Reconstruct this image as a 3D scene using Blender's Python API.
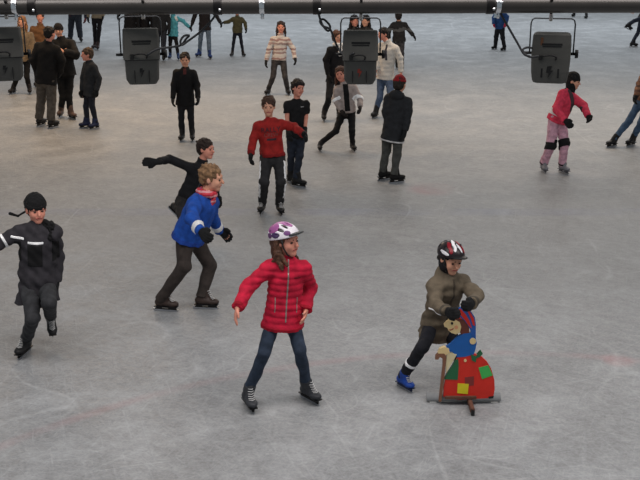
import bpy, bmesh, math, random
import numpy as np
from mathutils import Vector, Matrix
from mathutils.bvhtree import BVHTree

for o in list(bpy.data.objects):
    bpy.data.objects.remove(o)
SC = bpy.context.scene
COL = SC.collection

# ------------------------------------------------------------------ camera
FPX, HC, HORIZON = 1000.0, 3.65, -78.0
TH = math.atan((240 - HORIZON) / FPX)
cam_d = bpy.data.cameras.new('camera')
cam_d.sensor_width = 36.0
cam_d.lens = 36.0 * FPX / 640.0
cam_d.clip_end = 300
cam = bpy.data.objects.new('camera', cam_d)
COL.objects.link(cam)
cam.location = (0, 0, HC)
cam.rotation_euler = (math.pi / 2 - TH, 0, 0)
SC.camera = cam
CF = np.array([0, math.cos(TH), -math.sin(TH)])
CU = np.array([0, math.sin(TH), math.cos(TH)])
CX = np.array([1.0, 0, 0])
CC = np.array([0, 0, HC])

# ------------------------------------------------------------------ world and lights
world = bpy.data.worlds.new('hall_air')
SC.world = world
world.use_nodes = True
world.node_tree.nodes['Background'].inputs[0].default_value = (0.86, 0.94, 1.0, 1)
world.node_tree.nodes['Background'].inputs[1].default_value = 0.24

def area_light(name, loc, size, power, color, rot=(0, 0, 0)):
    d = bpy.data.lights.new(name, 'AREA')
    d.shape = 'RECTANGLE'
    d.size, d.size_y = size
    d.energy = power
    d.color = color
    o = bpy.data.objects.new(name, d)
    o.location = loc
    o.rotation_euler = rot
    COL.objects.link(o)
    return o

area_light('hall_light_near', (1.0, 5.2, 6.2), (14, 2.5), 560, (1.0, 0.935, 0.90))
area_light('hall_light_far', (3, 37, 9.5), (30, 8), 2450, (0.90, 0.95, 1.0))
area_light('warm_hall_light_left', (-5, 19.5, 5.6), (7, 4), 350, (1.0, 0.67, 0.38))
area_light('warm_hall_light_right', (5, 19.5, 5.6), (9, 4), 340, (1.0, 0.81, 0.63))

SC.view_settings.view_transform = 'Standard'
SC.view_settings.look = 'None'
SC.view_settings.gamma = 1.0
SC.view_settings.use_curve_mapping = False
SC.view_settings.exposure = 0.0

# ------------------------------------------------------------------ picture geometry
def ray(u, v):
    return CF + (u - 320) / FPX * CX - (v - 240) / FPX * CU

def ground(u, v, z=0.0):
    d = ray(u, v)
    return CC + d * ((z - HC) / d[2])

def on_plane(u, v, Y):
    d = ray(u, v)
    return CC + d * (Y / d[1])

def nrm(v):
    v = np.asarray(v, float)
    return v / max(np.linalg.norm(v), 1e-9)

def A3(*v):
    return np.array(v, float)

def reach(u, v, p, L, sgn, Yref):
    """point on the sight line of a pixel at bone length L from p; sgn<0 the nearer, >0 the farther, 0 in plane"""
    d = nrm(ray(u, v))
    w = CC - p
    b = float(np.dot(w, d))
    c = float(np.dot(w, w)) - L * L
    disc = b * b - c
    if disc <= 0:
        t = -b
    else:
        t = -b + (math.sqrt(disc) if sgn > 0 else -math.sqrt(disc)) * (0 if sgn == 0 else 1)
    return CC + d * t

# ------------------------------------------------------------------ materials
def lin(c):
    return tuple(((x / 255) / 12.92 if x / 255 <= 0.04045 else ((x / 255 + 0.055) / 1.055) ** 2.4) for x in c) + (1,)

MATS = {}
def mat(name, rgb, rough=0.85, var=0.25, scale=18, bump=0.25, bscale=60, metal=0.0, spec=0.3):
    if name in MATS:
        return MATS[name]
    m = bpy.data.materials.new(name)
    m.use_nodes = True
    nt = m.node_tree
    b = nt.nodes['Principled BSDF']
    b.inputs['Roughness'].default_value = rough
    b.inputs['Metallic'].default_value = metal
    b.inputs['Specular IOR Level'].default_value = spec
    tc = nt.nodes.new('ShaderNodeTexCoord')
    n = nt.nodes.new('ShaderNodeTexNoise')
    n.inputs['Scale'].default_value = scale
    n.inputs['Detail'].default_value = 4
    nt.links.new(tc.outputs['Object'], n.inputs['Vector'])
    r = nt.nodes.new('ShaderNodeValToRGB')
    c = lin(rgb)
    r.color_ramp.elements[0].position = 0.3
    r.color_ramp.elements[1].position = 0.7
    r.color_ramp.elements[0].color = tuple(x * (1 - var) for x in c[:3]) + (1,)
    r.color_ramp.elements[1].color = tuple(min(1, x * (1 + var)) for x in c[:3]) + (1,)
    nt.links.new(n.outputs['Fac'], r.inputs['Fac'])
    nt.links.new(r.outputs['Color'], b.inputs['Base Color'])
    if bump > 0:
        n2 = nt.nodes.new('ShaderNodeTexNoise')
        n2.inputs['Scale'].default_value = bscale
        n2.inputs['Detail'].default_value = 3
        nt.links.new(tc.outputs['Object'], n2.inputs['Vector'])
        bp = nt.nodes.new('ShaderNodeBump')
        bp.inputs['Strength'].default_value = bump
        bp.inputs['Distance'].default_value = 0.01
        nt.links.new(n2.outputs['Fac'], bp.inputs['Height'])
        nt.links.new(bp.outputs['Normal'], b.inputs['Normal'])
    MATS[name] = m
    return m

def cloth(rgb, **k):
    return mat('cloth_%d_%d_%d' % tuple(rgb), rgb, **k)

def stripes_mat(name, rgbs, period, zoff=0.0):
    """knit or woven horizontal stripes along the object's height"""
    if name in MATS:
        return MATS[name]
    m = bpy.data.materials.new(name)
    m.use_nodes = True
    nt = m.node_tree
    b = nt.nodes['Principled BSDF']
    b.inputs['Roughness'].default_value = 0.9
    tc = nt.nodes.new('ShaderNodeTexCoord')
    sp = nt.nodes.new('ShaderNodeSeparateXYZ')
    nt.links.new(tc.outputs['Object'], sp.inputs[0])
    ns = nt.nodes.new('ShaderNodeTexNoise')
    ns.inputs['Scale'].default_value = 9
    nt.links.new(tc.outputs['Object'], ns.inputs['Vector'])
    a = nt.nodes.new('ShaderNodeMath'); a.operation = 'MULTIPLY_ADD'
    a.inputs[1].default_value = period * 0.5
    nt.links.new(ns.outputs['Fac'], a.inputs[0])
    nt.links.new(sp.outputs['Z'], a.inputs[2])
    d = nt.nodes.new('ShaderNodeMath'); d.operation = 'MULTIPLY_ADD'
    d.inputs[1].default_value = 1.0 / period
    d.inputs[2].default_value = zoff
    nt.links.new(a.outputs[0], d.inputs[0])
    f = nt.nodes.new('ShaderNodeMath'); f.operation = 'FRACT'
    nt.links.new(d.outputs[0], f.inputs[0])
    r = nt.nodes.new('ShaderNodeValToRGB')
    r.color_ramp.interpolation = 'CONSTANT'
    n = len(rgbs)
    while len(r.color_ramp.elements) < n:
        r.color_ramp.elements.new(0.5)
    for i, c in enumerate(rgbs):
        r.color_ramp.elements[i].position = i / n
        r.color_ramp.elements[i].color = lin(c)
    nt.links.new(f.outputs[0], r.inputs['Fac'])
    nt.links.new(r.outputs['Color'], b.inputs['Base Color'])
    MATS[name] = m
    return m

SKIN = mat('skin', (214, 158, 132), rough=0.6, var=0.08, scale=25, bump=0.05)
SKIN_PINK = mat('skin_flushed', (216, 146, 126), rough=0.6, var=0.08, scale=25, bump=0.05)
LIP = mat('lip', (170, 88, 82), rough=0.5, var=0.05, bump=0)
EYE = mat('eye_dark', (40, 28, 24), rough=0.25, var=0.05, bump=0, spec=0.5)
STEEL = mat('blade_steel', (196, 200, 206), rough=0.3, var=0.08, bump=0, metal=1.0)
CHROME = mat('clamp_chrome', (225, 228, 232), rough=0.16, var=0.05, bump=0, metal=1.0)
REFLECT = mat('reflective_tape', (252, 253, 255), rough=0.25, var=0.0, bump=0, spec=1.0)
LACE = mat('lace_white', (205, 205, 205), var=0.1, bump=0)
BLACKP = mat('black_plastic', (24, 24, 26), rough=0.4, var=0.1, bump=0, spec=0.5)
GLOVE = mat('black_knit', (22, 23, 25), var=0.3)

# ------------------------------------------------------------------ mesh helpers
def link(name, me, m, parent=None, loc=None):
    o = bpy.data.objects.new(name, me)
    COL.objects.link(o)
    if m is not None and hasattr(me, 'materials') and len(me.materials) == 0:
        me.materials.append(m)
    if parent is not None:
        o.parent = parent
    if loc is not None:
        o.location = loc
    return o

def tag(o, label=None, cat=None, group=None, kind=None):
    if label: o['label'] = label
    if cat: o['category'] = cat
    if group: o['group'] = group
    if kind: o['kind'] = kind
    return o

def pydata(name, v, f, smooth=True):
    me = bpy.data.meshes.new(name)
    if isinstance(f, np.ndarray):
        me.vertices.add(len(v)); me.vertices.foreach_set('co', np.asarray(v, np.float32).ravel())
        n = len(f)
        me.loops.add(n * 4); me.loops.foreach_set('vertex_index', f.astype(np.int32).ravel())
        me.polygons.add(n)
        me.polygons.foreach_set('loop_start', np.arange(0, n * 4, 4, dtype=np.int32))
        me.polygons.foreach_set('loop_total', np.full(n, 4, np.int32))
        me.update(calc_edges=True)
    else:
        me.from_pydata([tuple(x) for x in v], [], f)
        me.update()
    me.polygons.foreach_set('use_smooth', np.full(len(me.polygons), smooth))
    return me

def bm_mesh(name, bm, smooth=False):
    me = bpy.data.meshes.new(name)
    bmesh.ops.recalc_face_normals(bm, faces=bm.faces)
    bm.to_mesh(me); bm.free()
    me.polygons.foreach_set('use_smooth', np.full(len(me.polygons), smooth))
    return me

def box_mesh(name, c, half, R=None, bevel=0.0):
    bm = bmesh.new()
    bmesh.ops.create_cube(bm, size=1)
    for v in bm.verts:
        p = A3(*v.co) * 2 * np.asarray(half)
        if R is not None:
            p = R @ p
        v.co = Vector(p + np.asarray(c))
    if bevel:
        bmesh.ops.bevel(bm, geom=list(bm.edges), offset=bevel, segments=2, affect='EDGES')
    return bm_mesh(name, bm)

def tube_bm(bm, pts, r, n=8, closed=False):
    pts = [A3(*p) for p in pts]
    rings = []
    prev = None
    m = len(pts)
    for i, p in enumerate(pts):
        if closed:
            t = nrm(pts[(i + 1) % m] - pts[i - 1])
        else:
            t = nrm(pts[min(i + 1, m - 1)] - pts[max(i - 1, 0)])
        a = A3(0, 0, 1) if abs(t[2]) < 0.9 else A3(1, 0, 0)
        if prev is not None:
            a = prev
        x = nrm(a - t * np.dot(a, t)); y = np.cross(t, x)
        prev = x
        rr = r[i] if isinstance(r, (list, tuple)) else r
        rings.append([bm.verts.new(p + rr * (math.cos(2 * math.pi * k / n) * x + math.sin(2 * math.pi * k / n) * y)) for k in range(n)])
    for i in range(m if closed else m - 1):
        a, b = rings[i], rings[(i + 1) % m]
        for k in range(n):
            bm.faces.new((a[k], a[(k + 1) % n], b[(k + 1) % n], b[k]))
    if not closed:
        bm.faces.new(rings[0][::-1]); bm.faces.new(rings[-1])

def tube_mesh(name, pts, r, n=8, closed=False):
    bm = bmesh.new()
    tube_bm(bm, pts, r, n, closed)
    return bm_mesh(name, bm, True)

def spline(pts, k=6):
    """Catmull-Rom through the points"""
    P = [A3(*p) for p in pts]
    P = [2 * P[0] - P[1]] + P + [2 * P[-1] - P[-2]]
    out = []
    for i in range(1, len(P) - 2):
        for j in range(k):
            t = j / k
            a, b, c, d = P[i - 1], P[i], P[i + 1], P[i + 2]
            out.append(0.5 * (2 * b + (c - a) * t + (2 * a - 5 * b + 4 * c - d) * t * t + (3 * b - a - 3 * c + d) * t ** 3))
    out.append(P[-2])
    return out

# ------------------------------------------------------------------ implicit surfaces for bodies and clothes
class Cone:
    def __init__(s, a, b, ra, rb, flat=False, flat0=False):
        s.a, s.b, s.ra, s.rb, s.flat, s.flat0 = A3(*a), A3(*b), ra, rb, flat, flat0
    def bbox(s):
        r = max(s.ra, s.rb)
        return np.minimum(s.a, s.b) - r, np.maximum(s.a, s.b) + r
    def ev(s, X, Y, Z):
        ba = s.b - s.a
        L2 = float(ba @ ba) + 1e-12
        px, py, pz = X - s.a[0], Y - s.a[1], Z - s.a[2]
        tr = (px * ba[0] + py * ba[1] + pz * ba[2]) / L2
        t = np.clip(tr, 0, 1)
        d = np.sqrt((px - t * ba[0]) ** 2 + (py - t * ba[1]) ** 2 + (pz - t * ba[2]) ** 2) - (s.ra + (s.rb - s.ra) * t)
        L = math.sqrt(L2)
        if s.flat: d = np.maximum(d, (tr - 1) * L)
        if s.flat0: d = np.maximum(d, -tr * L)
        return d

class ECone:
    """cone with an elliptical section: (half width, half depth) at both ends"""
    def __init__(s, a, b, wa, wb, side, fwd):
        s.a, s.b, s.wa, s.wb = A3(*a), A3(*b), wa, wb
        s.ax = nrm(s.b - s.a)
        s.x = nrm(side - s.ax * np.dot(side, s.ax))
        f = np.cross(s.ax, s.x)
        s.y = f if np.dot(f, fwd) > 0 else -f
    def bbox(s):
        r = max(*s.wa, *s.wb)
        return np.minimum(s.a, s.b) - r, np.maximum(s.a, s.b) + r
    def ev(s, X, Y, Z):
        ba = s.b - s.a
        L2 = float(ba @ ba) + 1e-12
        px, py, pz = X - s.a[0], Y - s.a[1], Z - s.a[2]
        t = np.clip((px * ba[0] + py * ba[1] + pz * ba[2]) / L2, 0, 1)
        w = s.wa[0] + (s.wb[0] - s.wa[0]) * t
        e = s.wa[1] + (s.wb[1] - s.wa[1]) * t
        qx, qy, qz = px - t * ba[0], py - t * ba[1], pz - t * ba[2]
        m = np.minimum(w, e)
        gx = (qx * s.x[0] + qy * s.x[1] + qz * s.x[2]) / w
        gy = (qx * s.y[0] + qy * s.y[1] + qz * s.y[2]) / e
        gz = (qx * s.ax[0] + qy * s.ax[1] + qz * s.ax[2]) / m
        return (np.sqrt(gx * gx + gy * gy + gz * gz) - 1) * m

class Ell:
    def __init__(s, c, r, R=None):
        s.c, s.r, s.R = A3(*c), A3(*r), (np.eye(3) if R is None else R)
    def bbox(s):
        e = np.sqrt(((s.R * s.r[None, :]) ** 2).sum(1))
        return s.c - e, s.c + e
    def ev(s, X, Y, Z):
        px, py, pz = X - s.c[0], Y - s.c[1], Z - s.c[2]
        acc = 0
        acc2 = 0
        for i in range(3):
            q = (px * s.R[0, i] + py * s.R[1, i] + pz * s.R[2, i]) / s.r[i]
            acc = acc + q * q
            acc2 = acc2 + (q / s.r[i]) ** 2
        k0 = np.sqrt(acc)
        return k0 * (k0 - 1) / np.maximum(np.sqrt(acc2), 1e-6)

class Box:
    def __init__(s, c, half, R=None):
        s.c, s.h, s.R = A3(*c), A3(*half), (np.eye(3) if R is None else R)
    def bbox(s):
        e = (np.abs(s.R) * s.h[None, :]).sum(1)
        return s.c - e, s.c + e
    def ev(s, X, Y, Z):
        px, py, pz = X - s.c[0], Y - s.c[1], Z - s.c[2]
        d = None
        for i in range(3):
            q = np.abs(px * s.R[0, i] + py * s.R[1, i] + pz * s.R[2, i]) - s.h[i]
            d = q if d is None else np.maximum(d, q)
        return d

class Half:
    """keeps the side where n.(p-c) <= 0"""
    def __init__(s, c, n):
        s.c, s.n = A3(*c), nrm(n)
    def ev(s, X, Y, Z):
        return (X - s.c[0]) * s.n[0] + (Y - s.c[1]) * s.n[1] + (Z - s.c[2]) * s.n[2]

class Waves:
    def __init__(s, amp, lo=0.06, hi=0.13, seed=1, n=5, flatz=1.0):
        r = np.random.RandomState(seed)
        s.amp = amp
        s.k = []
        for _ in range(n):
            d = nrm(r.normal(size=3) * A3(1, 1, flatz))
            s.k.append((d * 2 * math.pi / r.uniform(lo, hi), r.uniform(0, 6.28)))
    def ev(s, X, Y, Z):
        a = 0
        for k, p in s.k:
            a = a + np.sin(k[0] * X + k[1] * Y + k[2] * Z + p)
        return a * (s.amp / math.sqrt(len(s.k)))

class Quilt:
    """rows of padding along an axis"""
    def __init__(s, amp, period, axis):
        s.amp, s.p, s.ax = amp, period, nrm(axis)
    def ev(s, X, Y, Z):
        t = (X * s.ax[0] + Y * s.ax[1] + Z * s.ax[2]) * math.pi / s.p
        return s.amp * (0.5 - np.abs(np.sin(t)))

def field(ops, lo, hi, h, grow=0.0):
    n = np.maximum(np.ceil((hi - lo) / h).astype(int) + 1, 3)
    ax = [(lo[i] + np.arange(n[i]) * h).astype(np.float32) for i in range(3)]
    D = np.full(tuple(n), 0.12, np.float32)
    for op in ops:
        kind, prim = op[0], op[1]
        k = op[2] if len(op) > 2 else 0.0
        if kind in ('cut', 'wave', 'and'):
            X, Y, Z = ax[0][:, None, None], ax[1][None, :, None], ax[2][None, None, :]
            e = prim.ev(X, Y, Z)
            if kind == 'wave':
                D += e.astype(np.float32)
            else:
                np.maximum(D, e.astype(np.float32), out=D)
            continue
        plo, phi = prim.bbox()
        mg = max(0.05, 1.2 * k + 2 * h) + grow
        i0 = np.clip(np.floor((plo - mg - lo) / h).astype(int), 0, n)
        i1 = np.clip(np.ceil((phi + mg - lo) / h).astype(int) + 1, 0, n)
        if np.any(i1 - i0 < 1):
            continue
        sl = tuple(slice(i0[i], i1[i]) for i in range(3))
        X, Y, Z = ax[0][sl[0]][:, None, None], ax[1][sl[1]][None, :, None], ax[2][sl[2]][None, None, :]
        e = prim.ev(X, Y, Z).astype(np.float32)
        d = D[sl]
        if kind == 'u':
            if k > 0:
                hh = np.maximum(k - np.abs(d - e), 0) / k
                D[sl] = np.minimum(d, e) - hh * hh * (k * 0.25)
            else:
                D[sl] = np.minimum(d, e)
        elif kind == 's':
            e = -e
            if k > 0:
                hh = np.maximum(k - np.abs(d - e), 0) / k
                D[sl] = np.maximum(d, e) + hh * hh * (k * 0.25)
            else:
                D[sl] = np.maximum(d, e)
    return D - grow

def nets(D, lo, h):
    """naive surface nets"""
    S = D < 0
    nx, ny, nz = D.shape
    C = [(i, j, k) for i in (0, 1) for j in (0, 1) for k in (0, 1)]
    cnt = np.zeros((nx - 1, ny - 1, nz - 1), np.uint8)
    for i, j, k in C:
        cnt += S[i:nx - 1 + i, j:ny - 1 + j, k:nz - 1 + k]
    act = (cnt > 0) & (cnt < 8)
    idx = np.argwhere(act)
    if len(idx) == 0:
        return np.zeros((0, 3)), np.zeros((0, 4), int)
    ids = np.full(act.shape, -1, np.int32)
    ids[act] = np.arange(len(idx), dtype=np.int32)
    val = {c: D[idx[:, 0] + c[0], idx[:, 1] + c[1], idx[:, 2] + c[2]] for c in C}
    acc = np.zeros((len(idx), 3)); num = np.zeros(len(idx))
    for c in C:
        for a in range(3):
            if c[a] == 0:
                c2 = tuple(c[m] + (1 if m == a else 0) for m in range(3))
                va, vb = val[c], val[c2]
                x = (va < 0) != (vb < 0)
                t = np.where(x, va / np.where(x, va - vb, 1), 0)
                p = np.tile(np.array(c, float), (len(idx), 1))
                p[:, a] += t
                acc += p * x[:, None]; num += x
    V = lo + (idx + acc / num[:, None]) * h
    F = []
    for a in range(3):
        b, c = (a + 1) % 3, (a + 2) % 3
        s0 = [slice(1, -1)] * 3; s1 = [slice(1, -1)] * 3
        s0[a] = slice(0, D.shape[a] - 1); s1[a] = slice(1, D.shape[a])
        sA, sB = S[tuple(s0)], S[tuple(s1)]
        for flip in (False, True):
            m = (sA & ~sB) if not flip else (~sA & sB)
            e = np.argwhere(m)
            if len(e) == 0: continue
            off = np.ones(3, int); off[a] = 0
            e = e + off
            def cell(db, dc):
                q = e.copy(); q[:, b] += db; q[:, c] += dc
                return ids[q[:, 0], q[:, 1], q[:, 2]]
            quad = np.stack([cell(-1, -1), cell(0, -1), cell(0, 0), cell(-1, 0)], 1)
            F.append(quad[:, ::-1] if flip else quad)
    return V, np.concatenate(F)

def relax(V, F, it=1, w=0.4):
    for _ in range(it):
        A = np.zeros_like(V); n = np.zeros(len(V))
        for i in range(4):
            a, b = F[:, i], F[:, (i + 1) % 4]
            np.add.at(A, a, V[b]); np.add.at(n, a, 1)
            np.add.at(A, b, V[a]); np.add.at(n, b, 1)
        V = V * (1 - w) + w * A / n[:, None]
    return V

def bounds(ops):
    lo, hi = np.full(3, 1e9), np.full(3, -1e9)
    for op in ops:
        if op[0] == 'u':
            a, b = op[1].bbox()
            lo = np.minimum(lo, a); hi = np.maximum(hi, b)
    return lo, hi

def sdf_mesh(name, ops, h, within=None, grow=0.0, smooth_it=0):
    if within is not None:
        lo, hi = within.bbox()
        a, b = bounds(ops)
        lo, hi = np.maximum(lo, a - grow - 0.03), np.minimum(hi, b + grow + 0.03)
        if np.any(hi - lo < h):
            return None
        lo, hi = lo - 2.5 * h, hi + 2.5 * h
    else:
        lo, hi = bounds(ops)
        lo, hi = lo - 0.02 - 2 * h, hi + 0.02 + 2 * h
    D = field(ops, lo, hi, h, grow)
    if within is not None:
        X = (lo[0] + np.arange(D.shape[0]) * h)[:, None, None]
        Y = (lo[1] + np.arange(D.shape[1]) * h)[None, :, None]
        Z = (lo[2] + np.arange(D.shape[2]) * h)[None, None, :]
        D = np.maximum(D, within.ev(X, Y, Z).astype(np.float32))
    V, F = nets(D, lo, h)
    if len(F) == 0:
        return None
    if smooth_it:
        V = relax(V, F, smooth_it)
    return pydata(name, V, F)

# ------------------------------------------------------------------ the rink
def ice_material():
    m = bpy.data.materials.new('skated_ice')
    m.use_nodes = True
    nt = m.node_tree
    L = nt.links
    b = nt.nodes['Principled BSDF']
    tc = nt.nodes.new('ShaderNodeTexCoord')
    def mapping(scale, rot=0.0, loc=(0, 0, 0)):
        r = nt.nodes.new('ShaderNodeMapping')
        r.inputs['Rotation'].default_value = (0, 0, rot)
        L.new(tc.outputs['Object'], r.inputs['Vector'])
        n = nt.nodes.new('ShaderNodeMapping')
        n.inputs['Scale'].default_value = scale
        n.inputs['Location'].default_value = loc
        L.new(r.outputs[0], n.inputs['Vector'])
        return n.outputs[0]
    def noise(vec, scale, detail=3, rough=0.5, dist=0.0):
        n = nt.nodes.new('ShaderNodeTexNoise')
        n.inputs['Scale'].default_value = scale
        n.inputs['Detail'].default_value = detail
        n.inputs['Roughness'].default_value = rough
        n.inputs['Distortion'].default_value = dist
        L.new(vec, n.inputs['Vector'])
        return n.outputs['Fac']
    def ma(op, a, b_=None, c=None, clamp=False):
        n = nt.nodes.new('ShaderNodeMath'); n.operation = op; n.use_clamp = clamp
        for i, x in enumerate((a, b_, c)):
            if x is None: continue
            if isinstance(x, (int, float)): n.inputs[i].default_value = x
            else: L.new(x, n.inputs[i])
        return n.outputs[0]
    def mrange(x, a, b_, c, d):
        n = nt.nodes.new('ShaderNodeMapRange')
        n.interpolation_type = 'SMOOTHSTEP'
        for i, k in ((1, a), (2, b_), (3, c), (4, d)): n.inputs[i].default_value = k
        L.new(x, n.inputs[0])
        return n.outputs[0]
    # curved skate tracks: contour lines of smooth noise
    tracks = None
    for sc, rot, wid, loc, st in ((0.42, 0.3, 0.0045, 0, 1.0), (0.7, 1.5, 0.006, 7, 0.8), (1.1, 2.4, 0.008, 13, 0.6), (0.55, 0.9, 0.004, 23, 0.9)):
        f = noise(mapping((1.0, 0.6, 1), rot, (loc, loc * 0.7, 0)), sc, 1.0, 0.35, 0.6)
        e = ma('ABSOLUTE', ma('SUBTRACT', f, 0.5))
        line = mrange(e, 0.0, wid, st, 0.0)
        tracks = line if tracks is None else ma('MAXIMUM', tracks, line)
    gate = mrange(noise(mapping((1, 1, 1)), 0.9, 2), 0.42, 0.62, 0.0, 1.0)
    tracks = ma('MULTIPLY', tracks, gate)
    # fine straight scratches in several directions
    scr = None
    for k, (rot, len_, wid_) in enumerate(((0.35, 1.6, 40), (-0.6, 2.0, 46), (1.25, 1.4, 30), (2.0, 2.2, 52), (-1.3, 1.8, 34), (0.9, 3.0, 60), (-0.25, 2.4, 48))):
        f = noise(mapping((len_, wid_, 1), rot, (k * 3.1, k * 5.7, 0)), 1.0, 2, 0.6, 0.5)
        s = mrange(f, 0.54, 0.74, 0.0, 1.0)
        scr = s if scr is None else ma('MAXIMUM', scr, s)
    snow = mrange(noise(mapping((1, 1, 1), 0, (4, 9, 0)), 1.7, 6, 0.62), 0.40, 0.72, 0.0, 1.0)
    big = noise(mapping((0.6, 1.0, 1), 0.2, (2, 3, 0)), 0.28, 3, 0.5)
    grain = ma('MULTIPLY_ADD', noise(mapping((1, 1, 1)), 38, 3, 0.7), 0.5, ma('MULTIPLY', noise(mapping((0.7, 1, 1), 0.5, (5, 1, 0)), 13, 4, 0.65, 0.4), 0.5))
    v = ma('MULTIPLY_ADD', snow, 0.09, 0.215)
    v = ma('MULTIPLY_ADD', big, 0.13, v)
    v = ma('MULTIPLY_ADD', scr, 0.055, v)
    v = ma('MULTIPLY_ADD', tracks, 0.065, v)
    v = ma('MULTIPLY_ADD', grain, 0.42, ma('SUBTRACT', v, 0.225))
    col = nt.nodes.new('ShaderNodeCombineColor')
    L.new(ma('MULTIPLY', v, 0.972), col.inputs[0])
    L.new(v, col.inputs[1])
    L.new(ma('MULTIPLY', v, 1.03), col.inputs[2])
    # faint paint under the ice: a blue line, a red circle and red spots
    sp = nt.nodes.new('ShaderNodeSeparateXYZ')
    L.new(tc.outputs['Object'], sp.inputs[0])
    def mixc(a, fac, rgb):
        n = nt.nodes.new('ShaderNodeMix'); n.data_type = 'RGBA'
        L.new(fac, n.inputs[0]); L.new(a, n.inputs[6]); n.inputs[7].default_value = lin(rgb)
        return n.outputs[2]
    worn = mrange(noise(mapping((1, 1, 1), 0, (11, 2, 0)), 1.3, 4), 0.35, 0.62, 0.15, 1.0)
    yb = float(ground(320, 212)[1])
    bl = ma('MULTIPLY', mrange(ma('ABSOLUTE', ma('SUBTRACT', sp.outputs['Y'], yb)), 0.10, 0.22, 0.13, 0.0), worn)
    c = mixc(col.outputs[0], bl, (110, 124, 178))
    # circle through three points seen on the ice
    P = [ground(0, 447), ground(150, 396), ground(632, 360)]
    (ax, ay), (bx, by), (cx, cy) = [(p[0], p[1]) for p in P]
    d = 2 * (ax * (by - cy) + bx * (cy - ay) + cx * (ay - by))
    ux = ((ax * ax + ay * ay) * (by - cy) + (bx * bx + by * by) * (cy - ay) + (cx * cx + cy * cy) * (ay - by)) / d
    uy = ((ax * ax + ay * ay) * (cx - bx) + (bx * bx + by * by) * (ax - cx) + (cx * cx + cy * cy) * (bx - ax)) / d
    rad = math.hypot(ax - ux, ay - uy)
    dx = ma('SUBTRACT', sp.outputs['X'], ux); dy = ma('SUBTRACT', sp.outputs['Y'], uy)
    rr = ma('SQRT', ma('ADD', ma('MULTIPLY', dx, dx), ma('MULTIPLY', dy, dy)))
    ring = ma('MULTIPLY', mrange(ma('ABSOLUTE', ma('SUBTRACT', rr, rad)), 0.01, 0.09, 0.11, 0.0), worn)
    c = mixc(c, ring, (190, 92, 96))
    for (u, v_, r_) in ((432, 189, 0.35), (618, 360, 0.14)):
        g = ground(u, v_)
        dx = ma('SUBTRACT', sp.outputs['X'], float(g[0])); dy = ma('SUBTRACT', sp.outputs['Y'], float(g[1]))
        rr = ma('SQRT', ma('ADD', ma('MULTIPLY', dx, dx), ma('MULTIPLY', dy, dy)))
        c = mixc(c, ma('MULTIPLY', mrange(rr, r_ * 0.5, r_ * 1.3, 0.22, 0.0), worn), (196, 96, 92))
    L.new(c, b.inputs['Base Color'])
    L.new(mrange(ma('ADD', snow, scr), 0.0, 1.6, 0.42, 0.62), b.inputs['Roughness'])
    b.inputs['Specular IOR Level'].default_value = 0.22
    bp = nt.nodes.new('ShaderNodeBump')
    bp.inputs['Strength'].default_value = 0.25
    bp.inputs['Distance'].default_value = 0.01
    L.new(ma('ADD', ma('ADD', scr, tracks), grain), bp.inputs['Height'])
    L.new(bp.outputs['Normal'], b.inputs['Normal'])
    return m

ice = link('floor', pydata('floor', [(-16, -1, 0), (16, -1, 0), (16, 58, 0), (-16, 58, 0), (-16, -1, -0.2), (16, -1, -0.2), (16, 58, -0.2), (-16, 58, -0.2)],
           [(0, 1, 2, 3), (7, 6, 5, 4), (0, 4, 5, 1), (1, 5, 6, 2), (2, 6, 7, 3), (3, 7, 4, 0)], False), ice_material())
tag(ice, 'grey scratched ice surface of the skating rink', None, None, 'structure')
BOARD = mat('rink_board', (205, 208, 212), rough=0.5, var=0.08, scale=2, bump=0)
KICK = mat('kick_plate', (196, 170, 60), rough=0.5, var=0.08, scale=2, bump=0)
for nm, c, h, lab in (('wall_back', (0, 58.05, 0.55), (16.1, 0.05, 0.55), 'white rink board along the far end of the ice'),
                 ('wall_left', (-16.05, 28.5, 0.55), (0.05, 29.5, 0.55), 'white rink board along the left side of the ice'),
                 ('wall_right', (16.05, 28.5, 0.55), (0.05, 29.5, 0.55), 'white rink board along the right side of the ice')):
    w = link(nm, box_mesh(nm, c, h), BOARD)
    tag(w, lab, None, None, 'structure')
    hk = (h[0] + (0.01 if h[0] < 1 else -0.2), h[1] + (0.01 if h[1] < 1 else -0.2), 0.1)
    link('kick_plate', box_mesh('kick_plate', (c[0], c[1], 0.1), hk), KICK, w)

# ------------------------------------------------------------------ people
def rot_cols(x, y, z):
    return np.stack([nrm(x), nrm(y), nrm(z)], 1)

def frame_from(fwd, up):
    f = nrm(fwd); u = nrm(up - f * np.dot(up, f)); r = np.cross(f, u)
    return r, f, u

def ydir(deg):
    a = math.radians(deg)
    return A3(math.sin(a), -math.cos(a), 0)

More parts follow.
